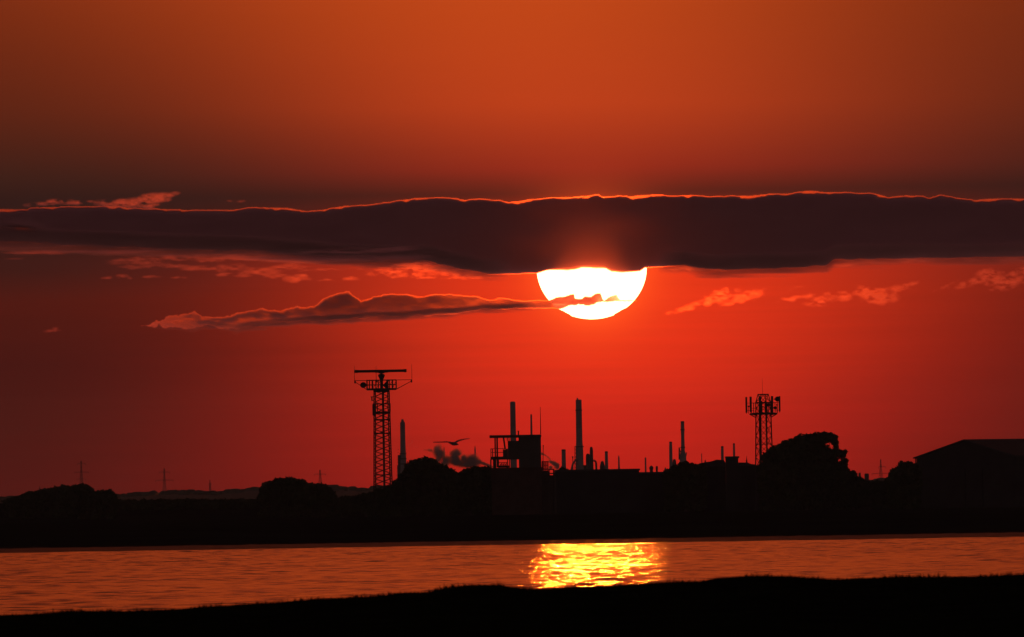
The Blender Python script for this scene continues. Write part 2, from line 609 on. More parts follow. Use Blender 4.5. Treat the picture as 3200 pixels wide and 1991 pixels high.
tree('bush', 'low bush at the foot of the radar tower', 'bush', [(1190, 1548, 34, 20), (1225, 1538, 28, 22), (1150, 1558, 34, 16), (1245, 1530, 24, 22)], 2380, 29)
tree('bush', 'ragged bush below the tall stack, right of the long flat-roofed shed', 'bush',
     [(2118, 1470, 22, 16), (2140, 1458, 20, 14), (2160, 1463, 18, 14), (2185, 1466, 24, 14), (2100, 1486, 28, 18), (2150, 1486, 50, 22)], 2430, 30, twigs=14)
tree('bush', 'small bush at the base of the square-topped stack beside the shed', 'bush', [(1757, 1470, 11, 11), (1770, 1476, 14, 10), (1745, 1478, 12, 9)], 2440, 31, leaf=0.22)
tree('tree', 'large windswept spreading tree under the phone mast, hooked over at its top right', 'tree',
     [(2410, 1436, 30, 26), (2440, 1418, 34, 26), (2475, 1398, 36, 26), (2510, 1384, 34, 24), (2545, 1375, 34, 20), (2578, 1366, 26, 15), (2600, 1370, 16, 14),
      (2400, 1470, 32, 30), (2460, 1440, 60, 40), (2530, 1420, 60, 40), (2580, 1428, 40, 26), (2612, 1416, 20, 12), (2630, 1422, 12, 10), (2470, 1490, 90, 40),
      (2560, 1480, 80, 42), (2625, 1470, 26, 26), (2645, 1488, 20, 18), (2610, 1384, 8, 7), (2614, 1396, 6, 6), (2640, 1440, 9, 6), (2641, 1412, 4, 4)], 2360, 32, (2520, 1500), TG, dens=0.9, twigs=12)
tree('bush', 'low bush right of the windswept tree', 'bush', [(2664, 1486, 14, 13), (2650, 1496, 24, 16), (2680, 1504, 20, 12)], 2350, 33)
tree('tree', 'rounded dark tree against the left end of the big hangar', 'tree',
     [(2800, 1482, 20, 18), (2825, 1464, 22, 20), (2842, 1456, 12, 12), (2840, 1480, 24, 30), (2810, 1500, 36, 22), (2862, 1478, 18, 26)], 2290, 34, group=TG, twigs=4)


def hedge(label, pts, Y, seed, bottom):
    """a run of hedge: overlapping clumps along a pixel line"""
    lob = []
    rg = random.Random(seed)
    for (x0, y0), (x1, y1) in zip(pts[:-1], pts[1:]):
        n = max(1, int(abs(x1 - x0) / 26))
        for i in range(n):
            f = (i + 0.5) / n
            ry = rg.uniform(12, 17)
            lob.append((x0 + (x1 - x0) * f + rg.uniform(-6, 6), y0 + (y1 - y0) * f + ry + rg.uniform(-1, 3), rg.uniform(18, 28), ry))
    return tree('hedge', label, 'hedge', lob, Y, seed, dens=0.7, core=0.95)


hedge('dark hedge along the field left of the broad bumpy-crowned tree', [(350, 1562), (600, 1561), (830, 1560)], 2620, 41, 0)
hedge('dark hedge on the shore between the broad tree and the radar tower', [(1030, 1550), (1110, 1552), (1180, 1536), (1260, 1518)], 2450, 42, 0)
hedge('dark hedge running between the windswept tree and the hangar', [(2650, 1500), (2720, 1505), (2760, 1499), (2790, 1499)], 2400, 43, 0)

exec_order = 'buildings below'


# ------------------------------------------------------------------ lattice helper
def corners(cx, cy, a, phi):
    return [(cx + a * (math.cos(phi) * i - math.sin(phi) * j), cy + a * (math.sin(phi) * i + math.cos(phi) * j)) for i, j in ((-1, -1), (1, -1), (1, 1), (-1, 1))]


def R1(x, y):
    return 1060 + x * 0.2909, 1120 + y * 0.2909


# ------------------------------------------------------------------ radar tower
YT = 2400.0
sT = K * YT
bcx = PX(*R1(472, 1390), YT)
tcx = PX(*R1(455, 350), YT)
cx0 = (bcx + tcx) / 2
gz = float(far_z(np.array([cx0]), np.array([YT]))[0])
rt = thing('radar_tower', (cx0, YT, gz), 'tall lattice radar tower with a long rotating bar antenna on top', 'radar tower')
ztop = PZ(*R1(455, 350), YT)
zlo = PZ(*R1(471, 1390), YT)
phi = math.radians(7)
ab, at_ = 26.5 * sT * 1.0 / (math.cos(phi) + math.sin(phi)) * 1.09, 24 * sT / (math.cos(phi) + math.sin(phi))


def half(z):
    return ab + (at_ - ab) * (z - zlo) / (ztop - zlo)


def legpt(z, k_):
    return Vector(corners(cx0, YT, half(z), phi)[k_] + (z,))


for k_ in range(4):
    m_ = MB()
    m_.tube(legpt(gz, k_), legpt(ztop, k_), 0.13, 0.11, 8)
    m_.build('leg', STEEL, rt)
br = MB()
nb_ = 23
zz = [gz + (ztop - gz) * i / nb_ for i in range(nb_ + 1)]
for k_ in range(4):
    k2 = (k_ + 1) % 4
    for i in range(nb_):
        a, e = (k_, k2) if i % 2 == 0 else (k2, k_)
        br.tube(legpt(zz[i], a), legpt(zz[i + 1], e), 0.055, 0.055, 5)
        if k_ % 2 == 0:
            br.tube(legpt(zz[i], e), legpt(zz[i + 1], a), 0.045, 0.045, 5)
    for yq in (490, 660, 805, 1252):
        zq = PZ(*R1(460, yq), YT)
        br.tube(legpt(zq, k_), legpt(zq, k2), 0.14 if yq in (660, 805) else 0.09, None, 6)
br.build('bracing', STEEL, rt)
m_ = MB()
m_.box(cx0 + 0.05, cx0 + 0.48, YT - 0.3, YT + 0.3, gz, ztop)
m_.build('cable_riser', DARKSTEEL, rt)
z = lambda y_: PZ(*R1(455, y_), YT)
x_ = lambda q_, y_: PX(*R1(q_, y_), YT)
m_ = MB()
m_.box(x_(297, 330), x_(614, 330), YT - 3.0, YT + 3.0, z(341), z(322))
m_.box(x_(368, 350), x_(540, 350), YT - 1.6, YT + 1.6, z(363), z(341))
m_.build('platform', DARKSTEEL, rt)
m_ = MB()
for q_, r_ in ((299, .10), (325, .07), (357, .12), (394, .08), (422, .06), (540, .07), (572, .12), (612, .10)):
    for yo in (-2.9, 2.9):
        m_.tube((x_(q_, 280), YT + yo, z(325)), (x_(q_, 280), YT + yo, z(234)), r_, None, 6)
for yq, r_ in ((234, .08), (284, .07)):
    for yo in (-2.9, 2.9):
        m_.tube((x_(297, 284), YT + yo, z(yq)), (x_(614, 284), YT + yo, z(yq)), r_, None, 6)
    for q_ in (298, 613):
        m_.tube((x_(q_, 284), YT - 2.9, z(yq)), (x_(q_, 284), YT + 2.9, z(yq)), r_, None, 6)
for a, e in ((355, 420), (520, 572), (572, 612), (400, 440)):
    m_.tube((x_(a, 284), YT + 2.9, z(320)), (x_(e, 284), YT + 2.9, z(240)), .05, None, 5)
m_.build('railing', STEEL, rt)
m_ = MB()
pc = x_(455, 240)
m_.lathe(pc, YT, [(.30, z(335)), (.30, z(232)), (.42, z(220)), (.62, z(195)), (.70, z(183)), (.66, z(174)), (.36, z(168)), (.16, z(160)), (.16, z(150))], 16)
m_.build('pedestal', STEEL, rt)
m_ = MB()
bz_ = z(136)
xl, xr = x_(166, 139), x_(722, 131)
m_.tube((xl, YT, bz_), (xr, YT, bz_), .27, None, 14)
m_.tube((xl - .02, YT, bz_), (xl + .7, YT, bz_), .31, None, 14)
m_.tube((xr - .55, YT, bz_), (xr + .03, YT, bz_), .33, None, 14)
m_.box(pc - 1.3, pc + 1.3, YT - .2, YT + .2, bz_ - .34, bz_ - .22)
m_.box(pc - .6, pc + .6, YT - .2, YT + .2, bz_ - .48, bz_ - .30)
m_.build('antenna_bar', STEEL, rt)
for (q_, yq, r_, ya) in ((262, 285, .60, -1.9), (505, 290, .50, -2.2)):
    m_ = MB()
    if q_ == 262:
        cxx, czz = x_(q_, yq), z(yq)
        m_.tube((cxx - .1, YT + ya - .5, czz), (cxx, YT + ya, czz), .58, .60, 18)
        m_.tube((cxx, YT + ya, czz), (cxx, YT + ya + .35, czz), .60, .25, 18)
        m_.tube((cxx, YT + ya + .3, czz), (x_(300, 285), YT + ya + .9, czz), .09, None, 6)
    else:
        a_, e_ = x_(470, 290), x_(520, 290)
        m_.tube((a_, YT + ya, z(291)), (e_, YT + ya, z(291)), .04, 1.0, 16)
        m_.tube((e_, YT + ya, z(291)), (e_ + .12, YT + ya, z(291)), 1.0, .98, 16)
        m_.box(e_ - .05, e_ + .2, YT + ya - .1, YT + ya + .1, z(325), z(240))
    m_.build('dish', STEEL, rt)
for a_ in ((390, 412, -1.2, -.8, 256, 238), (505, 545, 1.0, 1.5, 246, 230)):
    m_ = MB()
    m_.box(x_(a_[0], 250), x_(a_[1], 250), YT + a_[2], YT + a_[3], z(a_[4]), z(a_[5]))
    m_.build('equipment_box', DARKSTEEL, rt)
for q_, y0, y1 in ((164, 75, 265), (398, 80, 235), (781, 65, 262)):
    m_ = MB()
    m_.tube((x_(q_, 200), YT - .6, z(y1)), (x_(q_, 200), YT - .6, z(y0)), .055, .03, 6)
    m_.build('whip_antenna', STEEL, rt)
for sgn in (-1, 1):
    m_ = MB()
    q0, q1, qt = (172, 299, 172) if sgn < 0 else (776, 612, 776)
    m_.tube((x_(q1, 235), YT - .6, z(235)), (x_(qt, 235), YT - .6, z(235)), .06, None, 6)
    for yo in (-1.6, .5):
        m_.tube((x_(q1, 338), YT + yo, z(335)), (x_(qt, 250), YT - .6, z(250)), .06, None, 6)
    m_.box(x_(qt, 245) - .14, x_(qt, 245) + .14, YT - .75, YT - .45, z(265), z(233))
    m_.build('outrigger', STEEL, rt)
m_ = MB()
m_.box(x_(366, 585), x_(551, 585), YT - 2.1, YT + 2.1, z(596), z(572))
for q_ in (372, 410, 525, 548):
    for yo in (-2.0, 2.0):
        m_.tube((x_(q_, 540), YT + yo, z(575)), (x_(q_, 540), YT + yo, z(486)), .08, None, 6)
for yo in (-2.0, 2.0):
    m_.tube((x_(366, 490), YT + yo, z(488)), (x_(551, 490), YT + yo, z(488)), .06, None, 6)
m_.build('lower_platform', STEEL, rt)
m_ = MB()
m_.box(x_(357, 550), x_(385, 550), YT - .9, YT + .5, z(612), z(492))
m_.box(x_(362, 550), x_(383, 550), YT - .6, YT + .3, z(492), z(482))
m_.build('equipment_cabinet', DARKSTEEL, rt)
m_ = MB()
m_.box(x_(336, 412), x_(372, 412), YT - .1, YT + .1, z(416), z(408))
m_.box(x_(345, 430), x_(358, 430), YT - .2, YT + .2, z(455), z(408))
m_.box(x_(345, 452), x_(376, 452), YT - .1, YT + .1, z(456), z(449))
m_.build('side_aerial', STEEL, rt)


# ------------------------------------------------------------------ phone mast
def R5(x, y):
    return 2310 + x * 0.08596, 1180 + y * 0.08596


YM = 2400.0
sM = K * YM
mz = lambda y_: PZ(*R5(850, y_), YM)
mx = lambda q_, y_: PX(*R5(q_, y_), YM)
xa, xb = mx(600, 1400), PX(2360.5, 1455, YM)
xc, xd_ = mx(1140, 1400), PX(2414, 1455, YM)
cxm = (PX(2386, 1300, YM) + PX(2388, 1455, YM)) / 2
gz = float(far_z(np.array([cxm]), np.array([YM]))[0])
pm = thing('phone_mast', (cxm, YM, gz), 'lattice mast ringed with upright panel antennas, rising behind the windswept tree', 'mast')
phm = math.radians(25)
f_ = math.cos(phm) + math.sin(phm)
zpl = mz(1330)
zb_ = PZ(2388, 1455, YM)
hb, ht = 26.5 * sM / f_, 23.2 * sM / f_
zhead0, zhead1 = mz(900), mz(612)


def mhalf(z_):
    if z_ > zhead0:
        return ht + (16.0 * sM / f_ - ht) * (z_ - zhead0) / (zhead1 - zhead0)
    return hb + (ht - hb) * (z_ - zb_) / (zpl - zb_) if z_ < zpl else ht


def mleg(z_, k_):
    return Vector(corners(cxm, YM, mhalf(z_), phm)[k_] + (z_,))


for k_ in range(4):
    m_ = MB()
    m_.tube(mleg(gz, k_), mleg(zpl, k_), .13, .12, 8)
    m_.tube(mleg(zpl, k_), mleg(zhead0, k_), .12, .10, 8)
    m_.build('leg', STEEL, pm)
m_ = MB()
zz = [gz + (zpl - gz) * i / 9 for i in range(10)] + [zpl + (zhead0 - zpl) * i / 2 for i in (1, 2)]
for k_ in range(4):
    k2 = (k_ + 1) % 4
    for i in range(len(zz) - 1):
        m_.tube(mleg(zz[i], k_), mleg(zz[i + 1], k2), .065, None, 5)
        m_.tube(mleg(zz[i], k2), mleg(zz[i + 1], k_), .05, None, 5)
    zq = PZ(2388, 1388, YM)
    m_.tube(mleg(zq, k_), mleg(zq, k2), .07, None, 6)
m_.build('bracing', STEEL, pm)
m_ = MB()
m_.box(cxm - .95, cxm - .55, YM - .3, YM + .1, gz, zpl)
m_.box(cxm + .45, cxm + .75, YM - .3, YM + .1, gz, zpl)
m_.build('cable_riser', DARKSTEEL, pm)
m_ = MB()
for k_ in range(4):
    k2 = (k_ + 1) % 4
    m_.tube(mleg(zhead0, k_), mleg(zhead1, k_), .09, None, 6)
    m_.tube(mleg(zhead1, k_), mleg(zhead1, k2), .11, None, 6)
    m_.tube(mleg(zhead0, k_), mleg(zhead1, k2), .055, None, 5)
    m_.tube(mleg(zhead0, k2), mleg(zhead1, k_), .055, None, 5)
    m_.tube(mleg(zhead0, k_), mleg(zhead0, k2), .07, None, 6)
m_.build('head_frame', STEEL, pm)
m_ = MB()
m_.lathe(cxm, YM, [(2.35, mz(1350)), (2.45, mz(1340)), (2.45, mz(1285)), (2.35, mz(1280))], 20)
for k_ in range(4):
    p0 = mleg(mz(1450), k_)
    d_ = (p0 - Vector((cxm, YM, p0.z))).normalized()
    m_.tube(p0, Vector((cxm, YM, mz(1320))) + d_ * 3.0, .10, None, 6)
    m_.tube(Vector((cxm, YM, mz(1360))) + d_ * 1.5, Vector((cxm, YM, mz(1310))) + d_ * 2.9, .14, None, 6)
m_.build('platform', DARKSTEEL, pm)
m_ = MB()
for i in range(20):
    a0_, a1_ = 2 * math.pi * i / 20, 2 * math.pi * (i + 1) / 20
    e0 = (cxm + 2.4 * math.cos(a0_), YM + 2.4 * math.sin(a0_))
    e1 = (cxm + 2.4 * math.cos(a1_), YM + 2.4 * math.sin(a1_))
    for zz_ in (920, 1110):
        m_.tube(e0 + (mz(zz_),), e1 + (mz(zz_),), .06 if zz_ == 920 else .04, None, 5)
    if i % 2 == 0:
        m_.tube(e0 + (mz(1290),), e0 + (mz(920),), .06, None, 5)
m_.build('railing', STEEL, pm)
for q0, q1, y0, y1, yo in ((225, 292, 700, 1270, -.4), (375, 452, 690, 1255, -1.6), (703, 775, 690, 1290, -2.4), (790, 835, 860, 1290, -1.9), (938, 1003, 850, 1280, 2.0), (1150, 1230, 682, 1285, -1.9), (1440, 1500, 685, 1245, .3)):
    m_ = MB()
    w_ = (q1 - q0) * .08596 * sM / 2
    xc_ = mx((q0 + q1) / 2, (y0 + y1) / 2)
    y_ = YM + yo
    m_.box(xc_ - w_, xc_ + w_, y_ - w_ * .7, y_ + w_ * .7, mz(y1), mz(y0))
    m_.tube((xc_, y_ + .3, mz(y1 + 40)), (xc_, y_ + .3, mz(y0 + 40)), .05, None, 6)
    for zq in (920, 1190):
        dx_ = cxm - xc_
        fr = max(0.0, 1 - 2.4 / max(.1, math.hypot(dx_, yo)))
        m_.tube((xc_, y_ + .3, mz(zq)), (xc_ + dx_ * max(fr, .2), y_ + (YM - y_) * max(fr, .2), mz(zq)), .05, None, 6)
    m_.build('panel_antenna', DARKSTEEL, pm)
for q_, yq, r_, yo, qa in ((1385, 790, .52, -.4, 1255), (1300, 1110, .32, -1.0, 1200), (335, 1040, .17, -.6, 380), (1060, 1000, .36, -1.5, 1000), (1368, 1000, .16, -.2, 1368)):
    m_ = MB()
    c_ = Vector((mx(q_, yq), YM + yo, mz(yq)))
    m_.tube(c_, c_ + Vector((.08, .25, 0)), r_, r_ * .9, 16)
    m_.tube(c_ + Vector((.08, .25, 0)), c_ + Vector((.1, .5, 0)), r_ * .9, r_ * .25, 16)
    m_.tube(c_ + Vector((.05, .35, 0)), (mx(qa, yq), YM + yo + .5, mz(yq)), .11, None, 6)
    m_.tube((c_.x, c_.y + .45, c_.z), (c_.x, c_.y + .45, mz(1300)), .05, None, 6)
    m_.build('dish', STEEL, pm)
m_ = MB()
m_.tube((mx(850, 600), YM, mz(640)), (mx(848, 600), YM, mz(30)), .035, .02, 6)
m_.build('whip_antenna', STEEL, pm)


# ------------------------------------------------------------------ control tower
def R2(x, y):
    return 1480 + x * 0.1852, 1220 + y * 0.1852


YC = 2350.0


def cb(m, x0, y0, x1, y1, d, back=0.0):
    a, e = R2(x0, y0), R2(x1, y1)
    m.bx(a[0], a[1], e[0], e[1], YC + back, d)


ccx = PX(*R2(850, 1300), YC)
gz = float(far_z(np.array([ccx]), np.array([YC]))[0])
ct = thing('control_tower', (ccx, YC, gz), 'dark flat-roofed control tower with an open railed balcony on its left', 'control tower')
m_ = MB()
cb(m_, 762, 795, 1140, 1320, 8.0)
cb(m_, 578, 852, 762, 1165, 7.0, .4)
cb(m_, 545, 985, 578, 1165, 7.0, .4)
cb(m_, 500, 1000, 545, 1165, 6.0, .5)
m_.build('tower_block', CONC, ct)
m_ = MB()
a, e = R2(300, 1300), R2(1150, 1300)
m_.box(PX(*a, YC), PX(*e, YC), YC - .6, YC + 9, gz - .3, PZ(*R2(700, 1304), YC))
m_.build('lower_storey', BRICK, ct)
m_ = MB()
cb(m_, 268, 752, 1143, 795, 9.4, -.7)
m_.build('roof', FELT, ct)
m_ = MB()
for q_, w_, y1 in ((366, 24, 1300), (400, 28, 1300)):
    m_ = MB()
    cb(m_, q_ - w_ / 2, 795, q_ + w_ / 2, y1, .45, 0)
    m_.build('post', DARKSTEEL, ct)
m_ = MB()
p0, p1 = P(*R2(505, 800), YC), P(*R2(533, 995), YC)
m_.tube(p0, p1, .17, .17, 6)
m_.build('sloping_strut', DARKSTEEL, ct)
for q_ in (568, 598):
    m_ = MB()
    cb(m_, q_ - 7, 795, q_ + 7, 852, .3, .4)
    m_.build('window_bar', DARKSTEEL, ct)
m_ = MB()
cb(m_, 285, 1118, 580, 1168, 7.5, 0)
m_.build('balcony', CONC, ct)
m_ = MB()
for yq in (985, 1047):
    for bk in (0, 7.2):
        cb(m_, 286, yq - 5, 520, yq + 5, .12, bk)
    a = R2(290, yq)
    m_.tube(P(*a, YC), P(*a, YC) + Vector((0, 7.3, 0)), .06, None, 6)
for q_ in (290, 312, 325, 500):
    for bk in (0, 7.2):
        cb(m_, q_ - 5, 985, q_ + 5, 1120, .12, bk)
for i in range(9):
    p_ = P(*R2(290, 1120), YC) + Vector((0, .8 * i, 0))
    m_.tube(p_, p_ + Vector((0, 0, 1.6)), .05, None, 5)
m_.build('railing', STEEL, ct)
for a_ in ((280, 302, .4, 0), (328, 384, .9, 1.0), (415, 430, .3, 5.0), (565, 580, .3, 5.0), (598, 612, .3, 2.0)):
    m_ = MB()
    cb(m_, a_[0], 1165, a_[1], 1310, a_[2], a_[3])
    m_.build('column', CONC, ct)
m_ = MB()
for i in range(7):
    q_ = 440 + i * 20
    m_.tube(P(*R2(q_, 1305), YC + 4), P(*R2(q_ + 18, 1222 if i % 2 else 1240), YC + 4), .08, None, 5)
cb(m_, 430, 1215, 580, 1226, .2, 4)
cb(m_, 430, 1268, 600, 1305, .2, 4)
m_.build('stair', DARKSTEEL, ct)
m_ = MB()
m_.lathe(PX(*R2(756, 700), YC), YC + 4, [(.13, PZ(*R2(756, 750), YC)), (.13, PZ(*R2(756, 690), YC)), (.2, PZ(*R2(756, 688), YC)), (.2, PZ(*R2(756, 680), YC))], 10)
m_.build('vent_pipe', STEEL, ct)
m_ = MB()
p0 = P(*R2(1132, 740), YC + 1)
m_.tube(p0, (PX(*R2(1128, 510), YC + 1), YC + 1, PZ(*R2(1126, 280), YC + 1)), .10, .04, 7)
m_.build('whip_antenna', STEEL, ct)


def R3b(x, y):
    return 1680 + x * 0.0794, 1380 + y * 0.0794


gm = thing('steel_gantry', (PX(*R3b(300, 1170), YC), YC + 12, gz), 'railed steel gantry standing against the right wall of the control tower', 'gantry')
YG = YC + 12
m_ = MB()
for q_ in (175, 205, 232, 262, 292, 320, 348, 395, 412):
    m_.tube(P(*R3b(q_, 1240), YG), P(*R3b(q_, 785), YG), .075 if q_ in (175, 205, 395, 412) else .055, None, 6)
for yq, r_ in ((790, .09), (935, .05), (1085, .12), (1165, .10)):
    m_.tube(P(*R3b(165, yq), YG), P(*R3b(430, yq), YG), r_, None, 6)
m_.build('railing', DARKSTEEL, gm)
m_ = MB()
for q_ in (455, 625):
    m_.tube((PX(*R3b(q_, 1200), YG), YG, gz), P(*R3b(q_, 1080), YG), .12, None, 6)
for yq in (1095, 1255, 1345):
    m_.tube(P(*R3b(440, yq), YG), P(*R3b(660, yq), YG), .12, None, 6)
m_.build('frame', DARKSTEEL, gm)
m_ = MB()
m_.box(PX(*R3b(130, 1280), YG), PX(*R3b(470, 1280), YG), YG + .5, YG + 4, gz - .2, PZ(*R3b(300, 1185), YG))
m_.box(PX(*R3b(460, 1280), YG), PX(*R3b(730, 1280), YG), YG + .5, YG + 4, gz - .2, PZ(*R3b(550, 1360), YG))
m_.build('base', CONC, gm)
pl = thing('pole', (PX(*R3b(165, 1170), YG), YG - 1, gz), 'thin leaning pole beside the right wall of the control tower', 'pole')
m_ = MB()
m_.tube((PX(*R3b(160, 1170), YG), YG - 1, gz), P(*R3b(222, 170), YG - 1), .09, .07, 7)
m_.tube(P(*R3b(222, 190), YG - 1), P(*R3b(226, 140), YG - 1), .11, .09, 7)
m_.build('shaft', STEEL, pl)


# ------------------------------------------------------------------ low buildings of the far shore
def building(name, label, cat, walls, roofs, Y, d, wm_=CLAD, rm_=FELT, win=None):
    x0, y0, x1, y1 = walls
    cxx = PX((x0 + x1) / 2, y0, Y)
    g_ = float(far_z(np.array([cxx]), np.array([Y]))[0])
    root = thing(name, (cxx, Y, g_), label, cat)
    m = MB()
    xm, ym = (x0 + x1) / 2, (y0 + y1) / 2
    m.box(PX(x0, ym, Y), PX(x1, ym, Y), Y, Y + d, g_ - .3, PZ(xm, y0, Y))
    m.build('wall', wm_, root)
    if roofs == 'flat':
        m = MB()
        m.box(PX(x0, y0, Y) - .15, PX(x1, y0, Y) + .15, Y - .2, Y + d + .2, PZ(xm, y0, Y) + .003, PZ(xm, y0, Y) + .35)
        m.build('roof', rm_, root)
    elif roofs:
        m = MB()
        pr = [Vector((P(a, e, Y).x, 0, P(a, e, Y).z)) for a, e in roofs]
        n = len(pr)
        vs = [(q_.x, Y - .3, q_.z) for q_ in pr] + [(q_.x, Y + d + .3, q_.z) for q_ in pr]
        fs = [tuple(range(n - 1, -1, -1)), tuple(range(n, 2 * n))] + [(i, (i + 1) % n, n + (i + 1) % n, n + i) for i in range(n)]
        m.add(vs, fs)
        m.build('roof', rm_, root)
    if win:
        for (a, e, c_, d_) in win:
            m = MB()
            m.bx(a, e, c_, d_, Y - .06, .05)
            m.build('door', DARKSTEEL, root)
    return root


building('long_shed', 'long low flat-roofed shed below the tall double chimney', 'shed', (1735, 1472, 1998, 1560), 'flat', 2420, 18)
building('low_shed', 'lower shed between the long flat-roofed shed and the ragged bush', 'shed', (1990, 1480, 2112, 1560), 'flat', 2460, 12)
building('house', 'low house with a shallow pitched roof below the shorter right-hand stack', 'house', (2172, 1458, 2268, 1560), [(2160, 1458.5), (2190, 1447), (2226, 1441), (2239, 1436.5), (2262, 1437.5), (2274, 1458.5)], 2440, 12)
building('block_house', 'square black block building with a slim stack rising behind it', 'building', (2270, 1431.5, 2308, 1560), 'flat', 2430, 8)
building('annexe', 'low annexe between the square block building and the phone mast', 'building', (2308, 1456, 2366, 1560), [(2307, 1456.5), (2309, 1445.5), (2336, 1445.5), (2348, 1450.5), (2358, 1451), (2367, 1457)], 2445, 10)
building('shed', 'low dark shed behind the foot of the phone mast', 'shed', (2360, 1459, 2440, 1560), 'flat', 2450, 9)

# finial post on the annexe
m_ = MB()
R4 = lambda x, y: (2020 + x * .1564, 1280 + y * .1564)
YA = 2450.0
root = thing('spire_post', (PX(*R4(2008, 1055), YA), YA + 2, PZ(*R4(2008, 1062), YA)), 'small pointed finial on the roof of the low annexe', 'finial')
m_.lathe(PX(*R4(2008, 1055), YA), YA + 2, [(.16, PZ(*R4(2008, 1064), YA)), (.15, PZ(*R4(2008, 1010), YA)), (.08, PZ(*R4(2008, 1000), YA)), (.05, PZ(*R4(2008, 960), YA)), (.02, PZ(*R4(2008, 922), YA))], 8)
m_.build('shaft', STEEL, root)

# ------------------------------------------------------------------ hangar
YH = 2300.0
sH = K * YH
al = math.radians(45)
gc = P(3008, 1500, YH)
gz = float(far_z(np.array([gc.x]), np.array([YH]))[0])
hg = thing('hangar', (gc.x, YH, gz), 'huge dark hangar with a shallow pitched grey roof at the right edge', 'hangar')
Wh = 150 * sH / math.cos(al)
zr, ze = PZ(3011, 1373, YH), PZ(3011, 1425.5, YH)
ex = Vector((math.cos(al), -math.sin(al), 0))   # along the gable, to the right and nearer
ey = Vector((math.sin(al), math.cos(al), 0))    # along the ridge, away and to the right
O_ = Vector((PX(3011, 1373, YH), YH, 0))


def hp_(a, b_, z_):
    q_ = O_ + ex * a + ey * b_
    return (q_.x, q_.y, z_)


L_ = 70.0
m_ = MB()
prof = [(-Wh + .3, gz - .4), (Wh - .3, gz - .4), (Wh - .3, ze - .25), (0, zr - .25), (-Wh + .3, ze - .25)]
n = len(prof)
m_.add([hp_(a, .4, z_) for a, z_ in prof] + [hp_(a, L_ - .4, z_) for a, z_ in prof],
       [tuple(range(n)), tuple(range(2 * n - 1, n - 1, -1))] + [(i, n + i, n + (i + 1) % n, (i + 1) % n) for i in range(n)])
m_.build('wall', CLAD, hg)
m_ = MB()
for sg in (-1, 1):
    a0_, a1_ = (0, sg * (Wh + .35))
    drop = (zr - ze) / Wh
    z1 = zr - drop * (Wh + .35)
    vs = [hp_(a0_, 0, zr), hp_(a1_, 0, z1), hp_(a1_, L_, z1), hp_(a0_, L_, zr), hp_(a0_, 0, zr - .22), hp_(a1_, 0, z1 - .22), hp_(a1_, L_, z1 - .22), hp_(a0_, L_, zr - .22)]
    m_.add(vs, [(0, 1, 2, 3), (7, 6, 5, 4), (0, 4, 5, 1), (1, 5, 6, 2), (2, 6, 7, 3), (3, 7, 4, 0)])
m_.build('roof', SHEET, hg)
for i, (a, e) in enumerate(((-4.6, -.05), (.05, 4.6))):
    m_ = MB()
    zt_ = PZ(3011, 1464, YH)
    vs = [hp_(q_, w_, z_) for q_ in (a, e) for w_ in (.28, .39) for z_ in (gz - .2, zt_)]
    m_.add(vs, [(0, 1, 3, 2), (4, 6, 7, 5), (0, 4, 5, 1), (2, 3, 7, 6), (0, 2, 6, 4), (1, 5, 7, 3)])
    m_.build('door', CLAD, hg)
m_ = MB()
q_ = hp_(-Wh + .15, .3, 0)
m_.tube((q_[0], q_[1], gz), (q_[0], q_[1], ze - .3), .14, None, 8)
m_.build('drainpipe', DARKSTEEL, hg)

# ------------------------------------------------------------------ refinery
YR = 6500.0
sR = K * YR
RB = 8.0
R3 = lambda x, y: (1700 + x * .1852, 1220 + y * .1852)
SG = 'refinery stacks on the skyline'


def stack(name, label, cat, prof, group=SG, cap=None, bands=(), Y=YR, m=STACK):
    """prof: (left px, right px, y px) from the top down"""
    l, r, y0 = prof[0]
    s = K * Y
    cxx = PX((prof[-1][0] + prof[-1][1]) / 2, prof[-1][2], Y)
    root = thing(name, (cxx, Y, RB - .5), label, cat, group)
    pts = [((b_ - a) / 2 * s, PZ((a + b_) / 2, y_, Y), PX((a + b_) / 2, y_, Y)) for a, b_, y_ in prof]
    cm_ = sum(q_[2] for q_ in pts) / len(pts)
    mm = MB()
    pr = [(q_[0], q_[1]) for q_ in pts] + [(pts[-1][0], RB - .5)]
    mm.lathe(cm_, Y, pr[::-1], 20)
    mm.build('shaft', m, root)
    if cap:
        mm = MB()
        mm.lathe(cm_, Y, [(pts[0][0] * cap, pts[0][1] - .8), (pts[0][0] * cap, pts[0][1] + .05), (pts[0][0] * cap * .8, pts[0][1] + .12)], 20)
        mm.build('rim', DARKSTEEL, root)
    for (yb, ex_) in bands:
        mm = MB()
        rr_ = float(np.interp(-PZ(l, yb, Y), [-q_[1] for q_ in pts], [q_[0] for q_ in pts]))
        zb2 = PZ(l, yb, Y)
        mm.lathe(cm_, Y, [(rr_ + .05, zb2), (rr_ + ex_, zb2 + .05), (rr_ + ex_, zb2 + .6), (rr_ + .05, zb2 + .65)], 20)
        mm.build('gallery', DARKSTEEL, root)
    return root, cm_, pts


